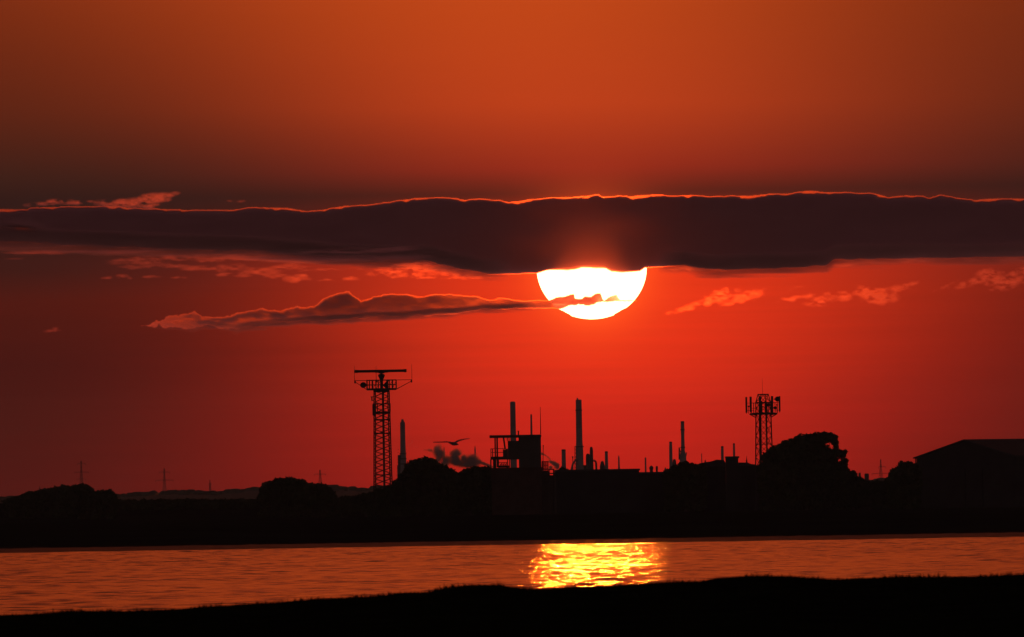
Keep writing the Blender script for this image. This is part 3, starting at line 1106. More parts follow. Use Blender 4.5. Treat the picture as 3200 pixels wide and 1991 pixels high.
# chimney by the radar tower, with its scaffold
rt2, c_, _ = stack('chimney', 'thick chimney with a narrow cap standing just right of the radar tower', 'chimney',
                   [(1254.3, 1262, 1310.5), (1254.3, 1262.3, 1317), (1250.6, 1266, 1321), (1250.8, 1266.6, 1370), (1251.2, 1268.5, 1410), (1250, 1269.3, 1440), (1248, 1270, 1500)], bands=((1420, .35), (1436, .35), (1452, .35)))
m_ = MB()
for i in range(11):
    z0_ = PZ(1255, 1404 + i * 10, YR)
    w_ = 1.3 + .12 * i
    xo = c_ - 1.5
    m_.box(xo - w_, xo - w_ + .5, YR - 1, YR + 1, z0_ - .25, z0_)
    m_.box(c_ + 1.75, c_ + 2.05, YR - 1, YR + 1, z0_ - .25, z0_)
m_.box(c_ - 2.9, c_ - 1.0, YR - 1, YR + 1, RB, PZ(1252, 1422, YR))
m_.box(c_ - 3.3, c_ - 1.0, YR - .9, YR + .9, RB, PZ(1252, 1455, YR))
m_.build('scaffold', STEEL, rt2)
stack('chimney', 'broad plain chimney seen above the control tower roof', 'chimney', [(1595.5, 1608, 1255), (1594, 1610.7, 1258.5), (1594.5, 1611.5, 1310), (1595, 1612.8, 1356), (1594.5, 1615, 1440)])
stack('chimney', 'slim chimney above the control tower roof, left of the whip antenna', 'chimney', [(1658.5, 1662.6, 1294.5), (1657.9, 1663.2, 1300), (1657.5, 1664, 1356), (1657, 1665, 1440)])
_, c_, _ = stack('chimney', 'tallest and thickest chimney, standing directly below the sun', 'chimney',
                 [(1798.2, 1816.4, 1249.2), (1798.2, 1817, 1280), (1799.4, 1819.4, 1376), (1799.6, 1822, 1398), (1800, 1824, 1410), (1800.4, 1824.5, 1456), (1798, 1826, 1475)], bands=((1284, .25), (1398, .5)))
m_ = MB()
m_.lathe(PX(*R3(566, 140), YR), YR, [(.42, PZ(*R3(566, 165), YR)), (.42, PZ(*R3(566, 128), YR))], 12)
m_.build('flue', STACK, _ if False else bpy.data.objects['chimney.003'])
m_ = MB()
for q_ in (517, 538):
    m_.tube(P(*R3(q_, 1345), YR), P(*R3(q_, 945), YR), .13, None, 6)
for i in range(13):
    y_ = 950 + i * 30
    m_.tube(P(*R3(517, y_), YR), P(*R3(538, y_ + (30 if i % 2 else 0)), YR), .12, None, 5)
m_.build('ladder', STEEL, bpy.data.objects['chimney.003'])
m_ = MB()
pts = [P(*R3(a, e), YR - 2) for a, e in ((545, 1160), (520, 1200), (490, 1230), (478, 1280), (460, 1345))]
for a, e in zip(pts[:-1], pts[1:]):
    m_.tube(a, e, .55, .6, 8)
m_.build('flue_duct', STACK, bpy.data.objects['chimney.003'])
stack('chimney', 'square-topped squat chimney between the control tower and the tallest chimney', 'chimney', [(1755.6, 1767.8, 1405), (1755.6, 1768.9, 1457), (1753, 1770, 1470)], cap=1.04)
stack('chimney', 'plain chimney right of the domed column, at the end of the refinery vessels', 'chimney', [(1890.4, 1899.5, 1411), (1890.2, 1901, 1468)], cap=1.04)
stack('chimney', 'thin chimney with a slanted tip above the long flat-roofed shed', 'chimney', [(1934.5, 1936, 1424), (1931.2, 1936.2, 1430), (1931, 1936.2, 1455), (1930, 1937.3, 1468)])
stack('chimney', 'thin pipe stack just right of the end of the long shed', 'chimney', [(2015, 2019.8, 1430), (2015, 2020.3, 1475)])
stack('chimney', 'medium chimney left of the tall stack and joined to a short vessel', 'chimney', [(2091.5, 2100, 1381), (2091.3, 2101.3, 1400), (2091.3, 2102, 1466)], cap=1.03)
_, c_, _ = stack('chimney', 'tall chimney halfway between the tallest chimney and the phone mast', 'chimney',
                 [(2128, 2139, 1317), (2128.2, 2139.8, 1345), (2129, 2139.6, 1368), (2128.8, 2141, 1410), (2123.5, 2142.4, 1420), (2122, 2144, 1446)], cap=1.04, bands=((1345, .25), (1400, .3)))
tall = bpy.data.objects['chimney.009']
m_ = MB()
m_.tube(P(*R4(657, 1000), YR), P(*R4(657, 757), YR), .42, .35, 8)
m_.tube(P(*R4(657, 800), YR), P(*R4(690, 850), YR), .3, None, 6)
m_.tube(P(*R4(785, 960), YR), P(*R4(806, 855), YR), .2, .25, 6)
m_.build('side_pipe', STEEL, tall)
stack('chimney', 'short chimney left of the square block building', 'chimney', [(2253, 2261, 1395), (2253, 2262, 1442)], cap=1.04)
stack('chimney', 'slim chimney rising straight behind the square block building', 'chimney', [(2290.6, 2296.7, 1386), (2290.4, 2297.8, 1432)], cap=1.03)
stack('flare_stack', 'thin dark flare stack standing in the smoke under the bird', 'flare stack', [(1387.4, 1388.6, 1396), (1386.6, 1389.6, 1404), (1386, 1390.2, 1425), (1382, 1393, 1455)])
stack('flare_stack', 'thin hazy flare stack at the right end of the smoke, left of the control tower', 'flare stack', [(1484, 1485.4, 1393), (1483, 1486.2, 1400), (1482, 1487, 1406), (1483, 1487, 1425), (1483, 1487, 1470)])
stack('flare_stack', 'thin post stack between the tall chimney and the pitched-roof house', 'flare stack', [(2191.6, 2194.2, 1417), (2191.8, 2194.6, 1450)])

# process column pair with its pipe arch
def vessel(name, label, cat, prof, group=None):
    return stack(name, label, cat, prof, group, None, (), YR, STEEL)


r_, c_, _ = vessel('process_column', 'domed process column with a shoulder on its left, right of the tallest chimney', 'process column',
                   [(1845, 1850, 1396.5), (1843.5, 1852.5, 1401), (1843.3, 1853.8, 1412), (1842.8, 1854.5, 1470)])
m_ = MB()
cxv = PX(*R3(742, 1200), YR)
m_.lathe(cxv, YR + .5, [(7 * sR, RB), (6.6 * sR, PZ(*R3(742, 1150), YR)), (6 * sR, PZ(*R3(742, 1090), YR)), (3 * sR, PZ(*R3(742, 1068), YR))], 16)
m_.build('shoulder', STEEL, r_)
m_ = MB()
pts = [P(*R3(830, 1190), YR)] + [P(838 * .1852 + 1700 + 7.6 * math.sin(th), 1220 + 1225 * .1852 - 7.6 * math.cos(th), YR) for th in (0.1, .5, .9, 1.3, 1.6)] + [P(*R3(884, 1350), YR)]
m_.path(pts, .55, 8)
m_.build('pipe_arch', STEEL, r_)
m_ = MB()
m_.tube((PX(*R3(668, 1320), YR), YR + 1, RB), P(*R3(680, 1262), YR + 1), 1.6, 1.2, 12)
m_.build('drum', STEEL, r_)
r_, c_, _ = vessel('process_vessel', 'squat vessel with a stub top joined to the plain chimney by the shed', 'process vessel',
                   [(1878, 1883, 1441), (1877, 1886, 1444), (1877, 1889, 1450), (1875, 1891, 1456), (1875, 1891, 1470)])
vessel('process_vessel', 'short vessel leaning against the medium chimney', 'process vessel', [(2105, 2110, 1435), (2103, 2112, 1439), (2102, 2113.5, 1446), (2102, 2114, 1466)])
TGk = 'small refinery tanks right of the long shed'
vessel('water_tank', 'round-topped tank on a narrower neck right of the long shed', 'tank', [(2033.5, 2037, 1455), (2029, 2041, 1460), (2028, 2042, 1463), (2030.5, 2041, 1467), (2031, 2041, 1480)], TGk)
vessel('water_tank', 'smaller narrow tank right of the round-topped one', 'tank', [(2050.5, 2054, 1456.5), (2049, 2056, 1459), (2050, 2056, 1478)], TGk)
vessel('water_tank', 'tiny pointed tank left of the medium chimney', 'tank', [(2078.5, 2080.5, 1461), (2076, 2082, 1467), (2075, 2083, 1480)], TGk)
vessel('water_tank', 'small cone-topped tank left of the pitched-roof house', 'tank', [(2203.3, 2204.5, 1437), (2202, 2206, 1440), (2201, 2207, 1450)], TGk)
RG = 'hazy storage silos between the windswept tree and the hangar'
vessel('silo', 'narrow hazy silo just right of the low bush', 'silo', [(2684, 2688, 1477), (2683, 2690, 1480), (2682, 2692, 1502)], RG)
vessel('silo', 'wider hazy silo left of the pylon with drooping arms', 'silo', [(2702, 2714, 1480), (2701, 2715, 1483), (2702, 2716, 1502)], RG)
# lamp post left of tallest chimney
r_ = thing('lamp_post', (PX(*R3(490, 1345), YR), YR, RB), 'small round-headed lamp post left of the tallest chimney', 'lamp post')
m_ = MB()
m_.path([Vector((PX(*R3(492, 1345), YR), YR, RB)), P(*R3(490, 1260), YR), P(*R3(486, 1180), YR), P(*R3(485, 1135), YR)], .22, 7)
m_.build('shaft', STEEL, r_)
m_ = MB()
q_ = P(*R3(484, 1124), YR)
m_.ball(q_, .5, .5, .42, 10, 7)
m_.build('lamp_head', DARKSTEEL, r_)


# ------------------------------------------------------------------ pylons
def pylon(label, px, ytop, ybase, arms, Y=8700.0, low=1560, wtop=2.0, wb=9.0):
    cxx = PX(px, ytop, Y)
    zt_ = PZ(px, ytop, Y)
    zb2 = PZ(px, low, Y)
    s = K * Y
    r = thing('pylon', (cxx, Y, zb2), label, 'pylon', 'power pylons on the far hills')
    hw = lambda z_: (wtop + (wb - wtop) * ((zt_ - z_) / (zt_ - PZ(px, ybase, Y))) ** 1.6) / 2 * s
    m = MB()
    lv = [zt_ - (zt_ - zb2) * i / 9 for i in range(10)]
    for i in range(9):
        a, e = hw(lv[i]), hw(lv[i + 1])
        ca, ce = corners(cxx, Y, a, .5), corners(cxx, Y, e, .5)
        for k_ in range(4):
            m.tube(ca[k_] + (lv[i],), ce[k_] + (lv[i + 1],), .09, None, 5)
            m.tube(ca[k_] + (lv[i],), ce[(k_ + 1) % 4] + (lv[i + 1],), .06, None, 4)
            m.tube(ca[(k_ + 1) % 4] + (lv[i],), ce[k_] + (lv[i + 1],), .06, None, 4)
    m.build('lattice_body', STEEL, r)
    for (ya, x0, x1) in arms:
        m = MB()
        z_ = PZ(px, ya, Y)
        for q_ in (x0, x1):
            xe = PX(q_, ya, Y)
            m.tube((cxx, Y - .3, z_ + .55), (xe, Y, z_), .11, .08, 5)
            m.tube((cxx, Y + .3, z_ - .2), (xe, Y, z_ - .05), .09, .07, 5)
            m.tube((xe, Y, z_), (xe, Y, z_ - 1.3), .12, None, 5)
        m.build('cross_arm', STEEL, r)
    return r


pylon('leftmost hazy pylon, rising behind the dome-topped tree', 253.5, 1440, 1515, [(1449, 242, 268), (1476, 232, 277), (1497, 240, 268)])
pylon('hazy pylon on the far hill left of the broad bumpy-crowned tree', 513, 1464, 1530, [(1475.5, 497, 529), (1501, 487, 541)])
pylon('very small faint pylon on the hill just left of the broad bumpy-crowned tree', 656, 1500, 1530, [(1512, 651, 661)], wtop=1.0, wb=5.0)
pylon('hazy pylon with drooping arms above the low rounded tree', 1000, 1468, 1512, [(1482, 982, 1018)], wtop=2.5)
pylon('hazy pylon between the silos and the hangar', 2752, 1436, 1490, [(1459, 2745, 2768), (1480, 2725, 2776)])
pylon('tiny faint mast-like pylon above the left thicket', 124, 1520, 1540, [(1530, 119, 129)], wtop=1.0, wb=4.0, low=1570)

# ------------------------------------------------------------------ bird
YB = 457.0
RBd = lambda x, y: (1340 + x * .0576, 1350 + y * .0576)
c_ = P(*RBd(1370, 630), YB)
mb = MB()


def loft(mb_, st, n=10):
    """st: (x px, y px, depth offset, half height px, half depth m)"""
    vs, fs = [], []
    for (a, e, dpt, h_, w_) in st:
        q_ = P(*RBd(a, e), YB)
        for i in range(n):
            th = 2 * math.pi * i / n
            vs.append((q_.x, q_.y + dpt + w_ * math.cos(th), q_.z + h_ * .0576 * K * YB * math.sin(th)))
    m = len(st)
    for j in range(m - 1):
        for i in range(n):
            fs.append((j * n + i, (j + 1) * n + i, (j + 1) * n + (i + 1) % n, j * n + (i + 1) % n))
    fs += [tuple(range(n)), tuple(range(m * n - 1, (m - 1) * n - 1, -1))]
    mb_.add(vs, fs)


loft(mb, [(1075, 610, -.02, 8, .005), (1110, 605, -.02, 20, .015), (1150, 605, -.01, 50, .03), (1210, 620, 0, 72, .045), (1290, 635, 0, 100, .06), (1380, 640, 0, 105, .065), (1460, 645, 0, 92, .055), (1530, 662, 0, 58, .04), (1590, 682, 0, 32, .05), (1625, 690, 0, 10, .06)])
loft(mb, [(1260, 590, -.04, 40, .08), (1130, 556, -.10, 34, .075), (1000, 538, -.18, 33, .07), (820, 545, -.30, 34, .065), (720, 552, -.38, 26, .055), (520, 556, -.5, 28, .045), (330, 560, -.62, 26, .03), (230, 556, -.70, 10, .01)])
loft(mb, [(1400, 600, .03, 60, .09), (1480, 540, .10, 58, .085), (1580, 490, .2, 54, .08), (1690, 445, .32, 44, .07), (1830, 410, .45, 34, .06), (1980, 378, .6, 26, .045), (2120, 360, .72, 20, .03), (2230, 345, .8, 7, .01)])
o = mb.build('bird', PLUM, None, True)
tag(o, 'lone gull gliding with outspread wings above the smoke', 'bird')

# ------------------------------------------------------------------ sun
SD = 400000.0
sc_ = P(SUNPX[0], SUNPX[1], SD)
sr = 172 * K * SD
sm = bpy.data.materials.new('sun disc')
sm.use_nodes = True
tr = sm.node_tree
tr.nodes.clear()
em = tr.nodes.new('ShaderNodeEmission')
em.inputs[0].default_value = (1.0, 0.18, 0.078, 1)
em.inputs[1].default_value = 16.0
ou = tr.nodes.new('ShaderNodeOutputMaterial')
tr.links.new(em.outputs[0], ou.inputs[0])
sm.cycles.emission_sampling = 'NONE'
mb = MB()
vs, fs = [], []
n, m = 96, 80
# refraction near the horizon squeezes the disc and steps its lower limb
for j in range(1, m):
    ph = math.pi * j / m
    zq = math.cos(ph)
    k_ = math.sin(ph)
    yp = SUNPX[1] - zq * 160
    st_ = 1.0 - 0.055 * sst(966, 969, yp) * (1 - sst(983, 986, yp)) * 1.0 + 0.03 * sst(984, 986, yp)
    for i in range(n):
        th = 2 * math.pi * i / n
        vs.append((sc_.x + sr * k_ * st_ * math.cos(th), sc_.y + sr * k_ * math.sin(th), sc_.z + sr * 160 / 172 * zq))
top, bot = len(vs), len(vs) + 1
vs += [(sc_.x, sc_.y, sc_.z + sr * 160 / 172), (sc_.x, sc_.y, sc_.z - sr * 160 / 172)]
for j in range(m - 2):
    for i in range(n):
        a, e = j * n + i, j * n + (i + 1) % n
        fs.append((a, a + n, e + n, e))
for i in range(n):
    fs.append((top, i, (i + 1) % n))
    fs.append((bot, (m - 2) * n + (i + 1) % n, (m - 2) * n + i))
mb.add(vs, fs)
o = mb.build('sun', sm, None, True)
o.visible_shadow = False      # the sun does not shade its own light
tag(o, 'blazing white setting sun half covered by the dark cloud bank', 'sun')

# ------------------------------------------------------------------ clouds: closed bodies of scattering vapour
CSIG = 0.05


def vapour(name, sig, col, lobes):
    m = bpy.data.materials.new(name)
    m.use_nodes = True
    t_ = m.node_tree
    t_.nodes.clear()
    out = t_.nodes.new('ShaderNodeOutputMaterial')
    prev = None
    for wq, g_ in lobes:
        pv = t_.nodes.new('ShaderNodeVolumePrincipled')
        pv.inputs['Color'].default_value = col + (1,)
        pv.inputs['Absorption Color'].default_value = (0, 0, 0, 1)
        pv.inputs['Density'].default_value = sig * wq
        pv.inputs['Anisotropy'].default_value = g_
        if prev is None:
            prev = pv.outputs[0]
        else:
            ad = t_.nodes.new('ShaderNodeAddShader')
            t_.links.new(prev, ad.inputs[0])
            t_.links.new(pv.outputs[0], ad.inputs[1])
            prev = ad.outputs[0]
    t_.links.new(prev, out.inputs['Volume'])
    return m


def slab(name, m, x0, x1, y0, y1, step, tau, Y, sig):
    """a closed lumpy body whose thickness along the view gives the optical depth tau(px, py)"""
    px = np.arange(x0, x1 + step, step)
    py = np.arange(y0, y1 + step, step)
    A, B = np.meshgrid(px, py)
    T = np.maximum(tau(A, B), 0)
    T[T < 0.004] = 0
    T[0, :] = T[-1, :] = T[:, 0] = T[:, -1] = 0
    use = (T[:-1, :-1] > 0) | (T[:-1, 1:] > 0) | (T[1:, :-1] > 0) | (T[1:, 1:] > 0)
    D = np.array(F0)[None, None, :] + np.array(RX)[None, None, :] * ((A - CX) * K)[..., None] + np.array(UP)[None, None, :] * ((CY - B) * K)[..., None]
    W_ = np.array(CAM) + D * (Y / D[..., 1])[..., None]
    h = T / (2 * sig)
    fr = W_.copy(); fr[..., 1] -= h
    bk = W_.copy(); bk[..., 1] += h
    n_ = A.size
    idf = np.arange(n_).reshape(A.shape)
    idb = np.where(T > 0, idf + n_, idf)
    def cells(ix, rev):
        q_ = np.stack([ix[:-1, :-1], ix[1:, :-1], ix[1:, 1:], ix[:-1, 1:]], -1)[use]
        return q_[:, ::-1] if rev else q_
    quads = np.concatenate([cells(idf, False), cells(idb, True)])
    verts = np.concatenate([fr.reshape(-1, 3), bk.reshape(-1, 3)])
    used = np.zeros(len(verts), bool)
    used[quads.ravel()] = True
    remap = np.cumsum(used) - 1
    return npmesh(name, verts[used], remap[quads], m, False)


VB = vapour('cloud bank vapour', CSIG, (1, 0.44, 0.55), ((0.020, 0.95), (0.0028, 0.997), (0.9772, 0.0)))
VW = vapour('low cloud vapour', CSIG, (0.90, 0.36, 0.42), ((0.011, 0.95), (0.0085, 0.99), (0.9805, 0.0)))
TOP = [(-200, 655), (5, 653.6), (86, 655), (96, 648), (241, 645), (342, 643), (449, 652), (588, 656), (733, 656), (776, 648), (899, 650), (958, 660.6), (1006, 656), (1070, 645), (1150, 640), (1230, 629),
       (1300, 619.7), (1362, 615.5), (1423, 619), (1456, 624), (1497, 621), (1563, 625), (1588, 631), (1613, 629), (1654, 622), (1732, 617.6), (1806, 614.7), (1843, 611), (1868, 606),
       (1884, 615.5), (1938, 611), (1979, 613.5), (2020, 608.6), (2061, 607), (2090, 612.7), (2143, 608.5), (2189, 611), (2222, 615.5), (2276, 611), (2346, 611), (2410, 605.4), (2459, 607),
       (2494, 599.5), (2533, 596), (2583, 601), (2657, 599.5), (2686, 604.4), (2716, 602), (2775, 615.8), (2815, 612), (2884, 612), (2908, 619), (2938, 607), (2988, 617), (3052, 625.7), (3111, 619), (3170, 622), (3400, 616)]
BOT = [(-200, 756), (0, 758), (270, 768), (540, 779), (800, 788), (1000, 808), (1250, 818), (1340, 816), (1420, 838), (1530, 858), (1676, 855), (1711, 844), (1773, 846), (1818, 838), (1893, 839), (1909, 848),
       (1942, 852), (2000, 848), (2015, 837), (2139, 829.5), (2185, 840), (2246, 844), (2405, 842), (2494, 836.5), (2583, 830), (2607, 814), (2839, 808), (3195, 805), (3400, 803)]


def tau_bank(x, y):
    top = np.interp(x, *zip(*TOP)) + 8.0 * (fbm(x / 30.0, 0.5, 31, 6, .64) - 0.5)
    bot = np.interp(x, *zip(*BOT)) + np.interp(x, [0, 1200, 1500, 2100, 2600], [16, 14, 4, 4, 8]) * (fbm(x / 30.0, 1.5, 33, 4) - 0.5)
    thin = sst(0.46, 0.76, fbm(x / 55.0, 0.2, 35, 4, .6))
    hb = 0.9 + 6.0 * thin
    d = y - top
    lace = 0.25 + 1.3 * fbm(x / 11.0, y / 7.0, 36, 4, .6)
    tt = np.where(d > hb, np.minimum(hb / 1.6, lace) + (d - hb) / 0.8, np.minimum(d / 1.6, lace))
    wb_ = np.interp(x, [-200, 300, 1100, 1500, 1640, 1690, 2015, 2080, 2500, 2620, 3400], [1.2, 1.0, .8, .6, .6, .7, .7, .6, .7, .8, 1])
    tb = (bot - y) / wb_
    near = np.exp(-((x - 1849) / 330.0) ** 4)
    hgt = bot - y
    tb = np.minimum(tb, near * np.interp(hgt, [0, 3, 9, 30, 70, 130, 180], [0, 3.2, 5.3, 6.2, 6.8, 7.4, 9]) + (1 - near) * 99)
    tmax = 7.8 + 4.0 * sst(250, 1300, np.abs(x - 1849) + 1.2 * np.maximum(0, 800 - y)) + 1.6 * (fbm(x / 160, y / 60, 38) - .5)
    hole = np.exp(-((x - 72 - (y - 716) * 1.6) / 40) ** 2 - ((y - 716) / 11) ** 2)
    tmax = tmax * (1 - .80 * hole * (.6 + .6 * fbm(x / 14, y / 8, 39)))
    return np.minimum(np.minimum(tt, tb), tmax)


o = slab('cloud_bank', VB, -160, 3360, 585, 866, 2.2, tau_bank, 52000.0, CSIG)
tag(o, 'long dark cloud bank with a glowing upper edge, covering the upper half of the sun', 'cloud')

VD = vapour('dark veil vapour', CSIG, (0.62, 0.30, 0.33), ((0.002, 0.95), (0.998, 0.0)))  # darker, barely glowing copy of the cloud vapour: shade put into its colour


def tau_veil(x, y):
    bot = np.interp(x, *zip(*BOT)) + 8 * (fbm(x / 90.0, 2.5, 43, 4) - .5)
    wx = x + 60 * (fbm(x / 90.0, y / 12.0, 44) - .5)
    up = sst(-58, -20, y - bot)
    dn = 1 - sst(-4, 30, y - bot + 26 * (fbm(wx / 170.0, y / 9.0, 45, 4) - .5))
    side = np.interp(x, [-200, 0, 1150, 1450, 1600, 2050, 2120, 2400, 2640, 3400], [3.0, 3.0, 3.2, 2.6, 0, 0, 1.8, 2.4, 1.6, 1.2])
    return up * dn * side * (.55 + .9 * fbm(wx / 120.0, y / 8.0, 46, 4)) - .05


o2 = slab('lower_veil', VD, -160, 3360, 690, 890, 2.5, tau_veil, 50900.0, CSIG)  # dark veil added in front to hide the bank's bright lower rim
o2.parent = o

BT = [(440, 1020), (455, 1017), (535, 988), (610, 974.6), (631, 988), (695, 988), (749, 974.6), (818, 964), (877, 972), (931, 958.6), (984, 956), (1016, 929), (1048, 916), (1091, 910), (1129, 942.5), (1166, 929), (1220, 918), (1273, 921),
      (1300, 926), (1382, 918), (1436, 922), (1489, 926), (1530, 938.6), (1563, 930), (1629, 940), (1715, 938), (1748, 928), (1775, 922), (1793, 918), (1797, 933), (1816, 934), (1830, 926), (1847, 927), (1859, 918), (1876, 916), (1882, 932), (1888, 938), (1904, 928), (1925, 922), (1938, 940), (1990, 938)]
BB = [(440, 1021), (520, 1022), (578, 1025), (669, 1018), (738, 1029), (834, 1016), (909, 1010), (1070, 1000), (1113, 995), (1300, 987), (1423, 980), (1506, 968), (1629, 963), (1744, 965), (1775, 957), (1802, 957), (1806, 953), (1847, 955), (1872, 946), (1898, 943), (1937, 941), (1990, 939)]


def tau_bar(x, y):
    amp = np.interp(x, [440, 1300, 1650, 1720, 1990], [20, 14, 5, 8, 9])
    top = np.interp(x, *zip(*BT)) + amp * (fbm(x / 20.0, y / 22.0, 51, 6, .62) - 0.5)
    bot = np.interp(x, *zip(*BB)) + amp * 1.5 * (fbm(x / 30.0, y / 20.0, 53, 6, .62) - 0.5)
    core = np.interp(x, [440, 620, 760, 900, 1050, 1300, 1500, 1650, 1750, 1860, 1900, 1960], [1.0, 3.0, 3.6, 4.6, 5.0, 4.6, 4.0, 3.9, 4.0, 3.8, 2.6, 1.0])
    tt = (y - top) / np.interp(x, [440, 1000, 1300, 1650], [2.5, 2.2, 1.4, .8])
    tb = (bot - y) / np.interp(x, [440, 700, 1000, 1300, 1650], [6, 3, 2, 1.4, .8])
    lump = np.clip((fbm(x / 40.0, y / 15.0, 55, 6, .6) - .5) * np.interp(x, [440, 700, 900, 1600], [4.0, 2.6, 1.0, .7]) + 1.0, np.interp(x, [440, 800, 1000], [.15, .3, .6]), 2)
    low = sst(0.35, 0.9, (y - top) / np.maximum(bot - top, 3)) * np.interp(x, [440, 700, 1000, 1300, 1600], [.4, .6, .35, .2, 0])
    return np.minimum(np.minimum(tt, tb), core * lump * (1 - low))


o = slab('cloud', VW, 440, 1990, 895, 1040, 1.6, tau_bar, 45000.0, CSIG)
tag(o, 'long ragged cloud with a bright upper rim crossing the lower part of the sun', 'cloud')


def tau_bar_veil(x, y):
    bot = np.interp(x, *zip(*BB)) + 10 * (fbm(x / 60.0, 2.5, 57, 5, .6) - .5)
    wx = x + 40 * (fbm(x / 60.0, y / 12.0, 58) - .5)
    m_ = sst(-22, -9, y - bot) * (1 - sst(-5, 16, y - bot + 20 * (fbm(wx / 70.0, y / 8.0, 59, 5, .6) - .5)))
    return m_ * np.interp(x, [440, 600, 760, 1000, 1350, 1600, 1700], [0, .7, 1.6, 2.4, 2.4, 2.0, 0]) * (.4 + 1.1 * fbm(wx / 50.0, y / 9.0, 60, 5)) - .05


o2 = slab('dark_veil', VD, 440, 1720, 930, 1060, 2.0, tau_bar_veil, 44200.0, CSIG)  # dark veil added over this cloud's lit lower edge to shade it
o2.parent = o


def puffs(name, label, blobs, seed, Y, m=VW, sx=26.0, sy=11.0, step=2.2, thr=.42, cat='cloud', group=None, kind=None, sig=CSIG, marg=1.9, rag=1.0, gain=.78):
    x0 = min(b_[0] - b_[2] * marg for b_ in blobs)
    x1 = max(b_[0] + b_[2] * marg for b_ in blobs)
    y0 = min(b_[1] - b_[3] * marg - abs(b_[5]) * b_[2] for b_ in blobs)
    y1 = max(b_[1] + b_[3] * marg + abs(b_[5]) * b_[2] for b_ in blobs)

    def tau(x, y):
        wx = x + 16 * (fbm(x / 40., y / 20., seed + 3) - .5)
        wy = y + 9 * (fbm(x / 34., y / 18., seed + 5) - .5)
        s__ = np.zeros_like(x)
        for (a, e, rx, ry, am, sl) in blobs:
            yy_ = wy - e + (wx - a) * sl
            s__ = np.maximum(s__, am * np.exp(-np.maximum(((wx - a) / rx) ** 2 + (yy_ / ry) ** 2, 0)))
        if kind:
            s__ = np.where(s__ > 1.2, 1.2 + (s__ - 1.2) * 1.6, s__ ** 2 / 1.2)
        nz_ = fbm(x / sx, y / sy, seed, 5, .58 if kind else .5)
        return s__ * np.clip((nz_ - thr * .5) * (2.6 if kind else 2.2), 0, 2) ** rag * gain - (.06 if kind else .10)
    o_ = slab(name, m, x0, x1, y0, y1, step, tau, Y, sig)
    return tag(o_, label, cat, group, kind)


CG = 'small ragged clouds round the sun'
puffs('cloud', 'bright ragged orange cloud lying on the left end of the dark cloud bank', [(145, 636, 55, 9, 1.0, .08), (240, 632, 45, 9, .8, 0), (330, 636, 40, 10, .8, 0), (400, 636, 60, 14, 1.3, .06), (470, 622, 60, 14, 1.3, .14), (520, 612, 34, 8, .9, .2), (460, 642, 40, 8, 1.0, 0)], 61, 50000.0, VB, gain=.9, group=CG)
puffs('cloud', 'two tiny faint wisps above the cloud bank, right of the bright ragged cloud', [(717, 627, 18, 4, .35, 0), (762, 629, 24, 5, .45, 0)], 62, 50500.0, VB, group=CG)
puffs('cloud', 'broad patch of thin red cloud below the left half of the cloud bank', [(460, 812, 110, 17, .75, .03), (560, 805, 100, 12, .7, 0), (430, 834, 70, 9, .55, 0), (520, 830, 80, 9, .7, 0), (600, 838, 70, 9, .6, 0), (690, 838, 90, 14, .75, 0), (700, 858, 60, 7, .6, 0),
      (800, 848, 90, 15, .8, 0), (900, 835, 90, 10, .55, 0), (760, 862, 60, 6, .6, 0), (860, 862, 60, 9, .6, 0), (970, 846, 70, 8, .5, 0), (640, 815, 80, 8, .5, 0), (1080, 842, 80, 6, .4, 0)], 63, 48000.0, sx=34, sy=9, thr=.36, gain=.58, group=CG)
puffs('cloud', 'thin dark strip with a red upper edge tucked under the bank left of the sun', [(800, 806, 120, 7, 2.4, 0), (980, 808, 150, 9, 3.2, 0), (1150, 806, 130, 8, 2.4, .02), (1050, 780, 110, 5, .6, .05), (1200, 778, 90, 6, .7, .06)], 75, 48800.0, sx=150, sy=9, thr=.25, gain=.65, group=CG)
puffs('cloud', 'thin dark streaks under the far left end of the cloud bank', [(120, 790, 110, 7, 1.3, 0), (320, 787, 150, 6, 1.3, .02), (60, 808, 60, 6, .4, 0), (240, 806, 90, 4, .4, .03)], 64, 49000.0, sx=120, sy=6, gain=.58, group=CG)
puffs('cloud', 'long thin red streak under the bank, ending left of the sun', [(700, 797, 160, 3.2, .9, 0), (900, 793, 150, 3.2, .9, .01), (1080, 789, 120, 4.5, 1.1, .02), (1200, 783, 90, 6.5, 1.3, .04)], 76, 47900.0, sx=110, sy=7, gain=.9, group=CG)
puffs('cloud', 'row of tiny flat red wisps low on the left, below the red patch', [(365, 866, 46, 8, .6, .03), (400, 868, 16, 7, .5, 0), (465, 866, 36, 5, .5, 0), (560, 868, 32, 5, .5, 0)], 65, 47000.0, group=CG)
puffs('cloud', 'small domed red wisps between the red patch and the long ragged cloud', [(925, 872, 40, 11, .75, 0), (945, 862, 22, 8, .7, 0), (1015, 875, 34, 4, .4, 0), (1090, 870, 30, 7, .55, 0)], 66, 47500.0, group=CG)
puffs('cloud', 'dark-hearted ragged cloud hanging below the bank left of the sun', [(1215, 848, 60, 12, .9, .08), (1290, 832, 55, 10, 2.0, .05), (1360, 838, 80, 12, 1.3, 0), (1270, 860, 70, 10, .6, .05), (1420, 852, 80, 12, .8, 0), (1340, 868, 90, 6, .5, 0), (1460, 868, 70, 6, .5, 0)], 67, 47800.0, sx=18, sy=8, group=CG)
puffs('cloud', 'long faint cloud trailing right from the lower part of the sun', [(2140, 968, 60, 10, .5, .25), (2230, 935, 70, 16, .9, .3), (2260, 920, 40, 14, .9, .1), (2330, 925, 60, 13, .9, .2), (2300, 945, 60, 8, .6, .2)], 68, 46000.0, sx=18, sy=8, group=CG)
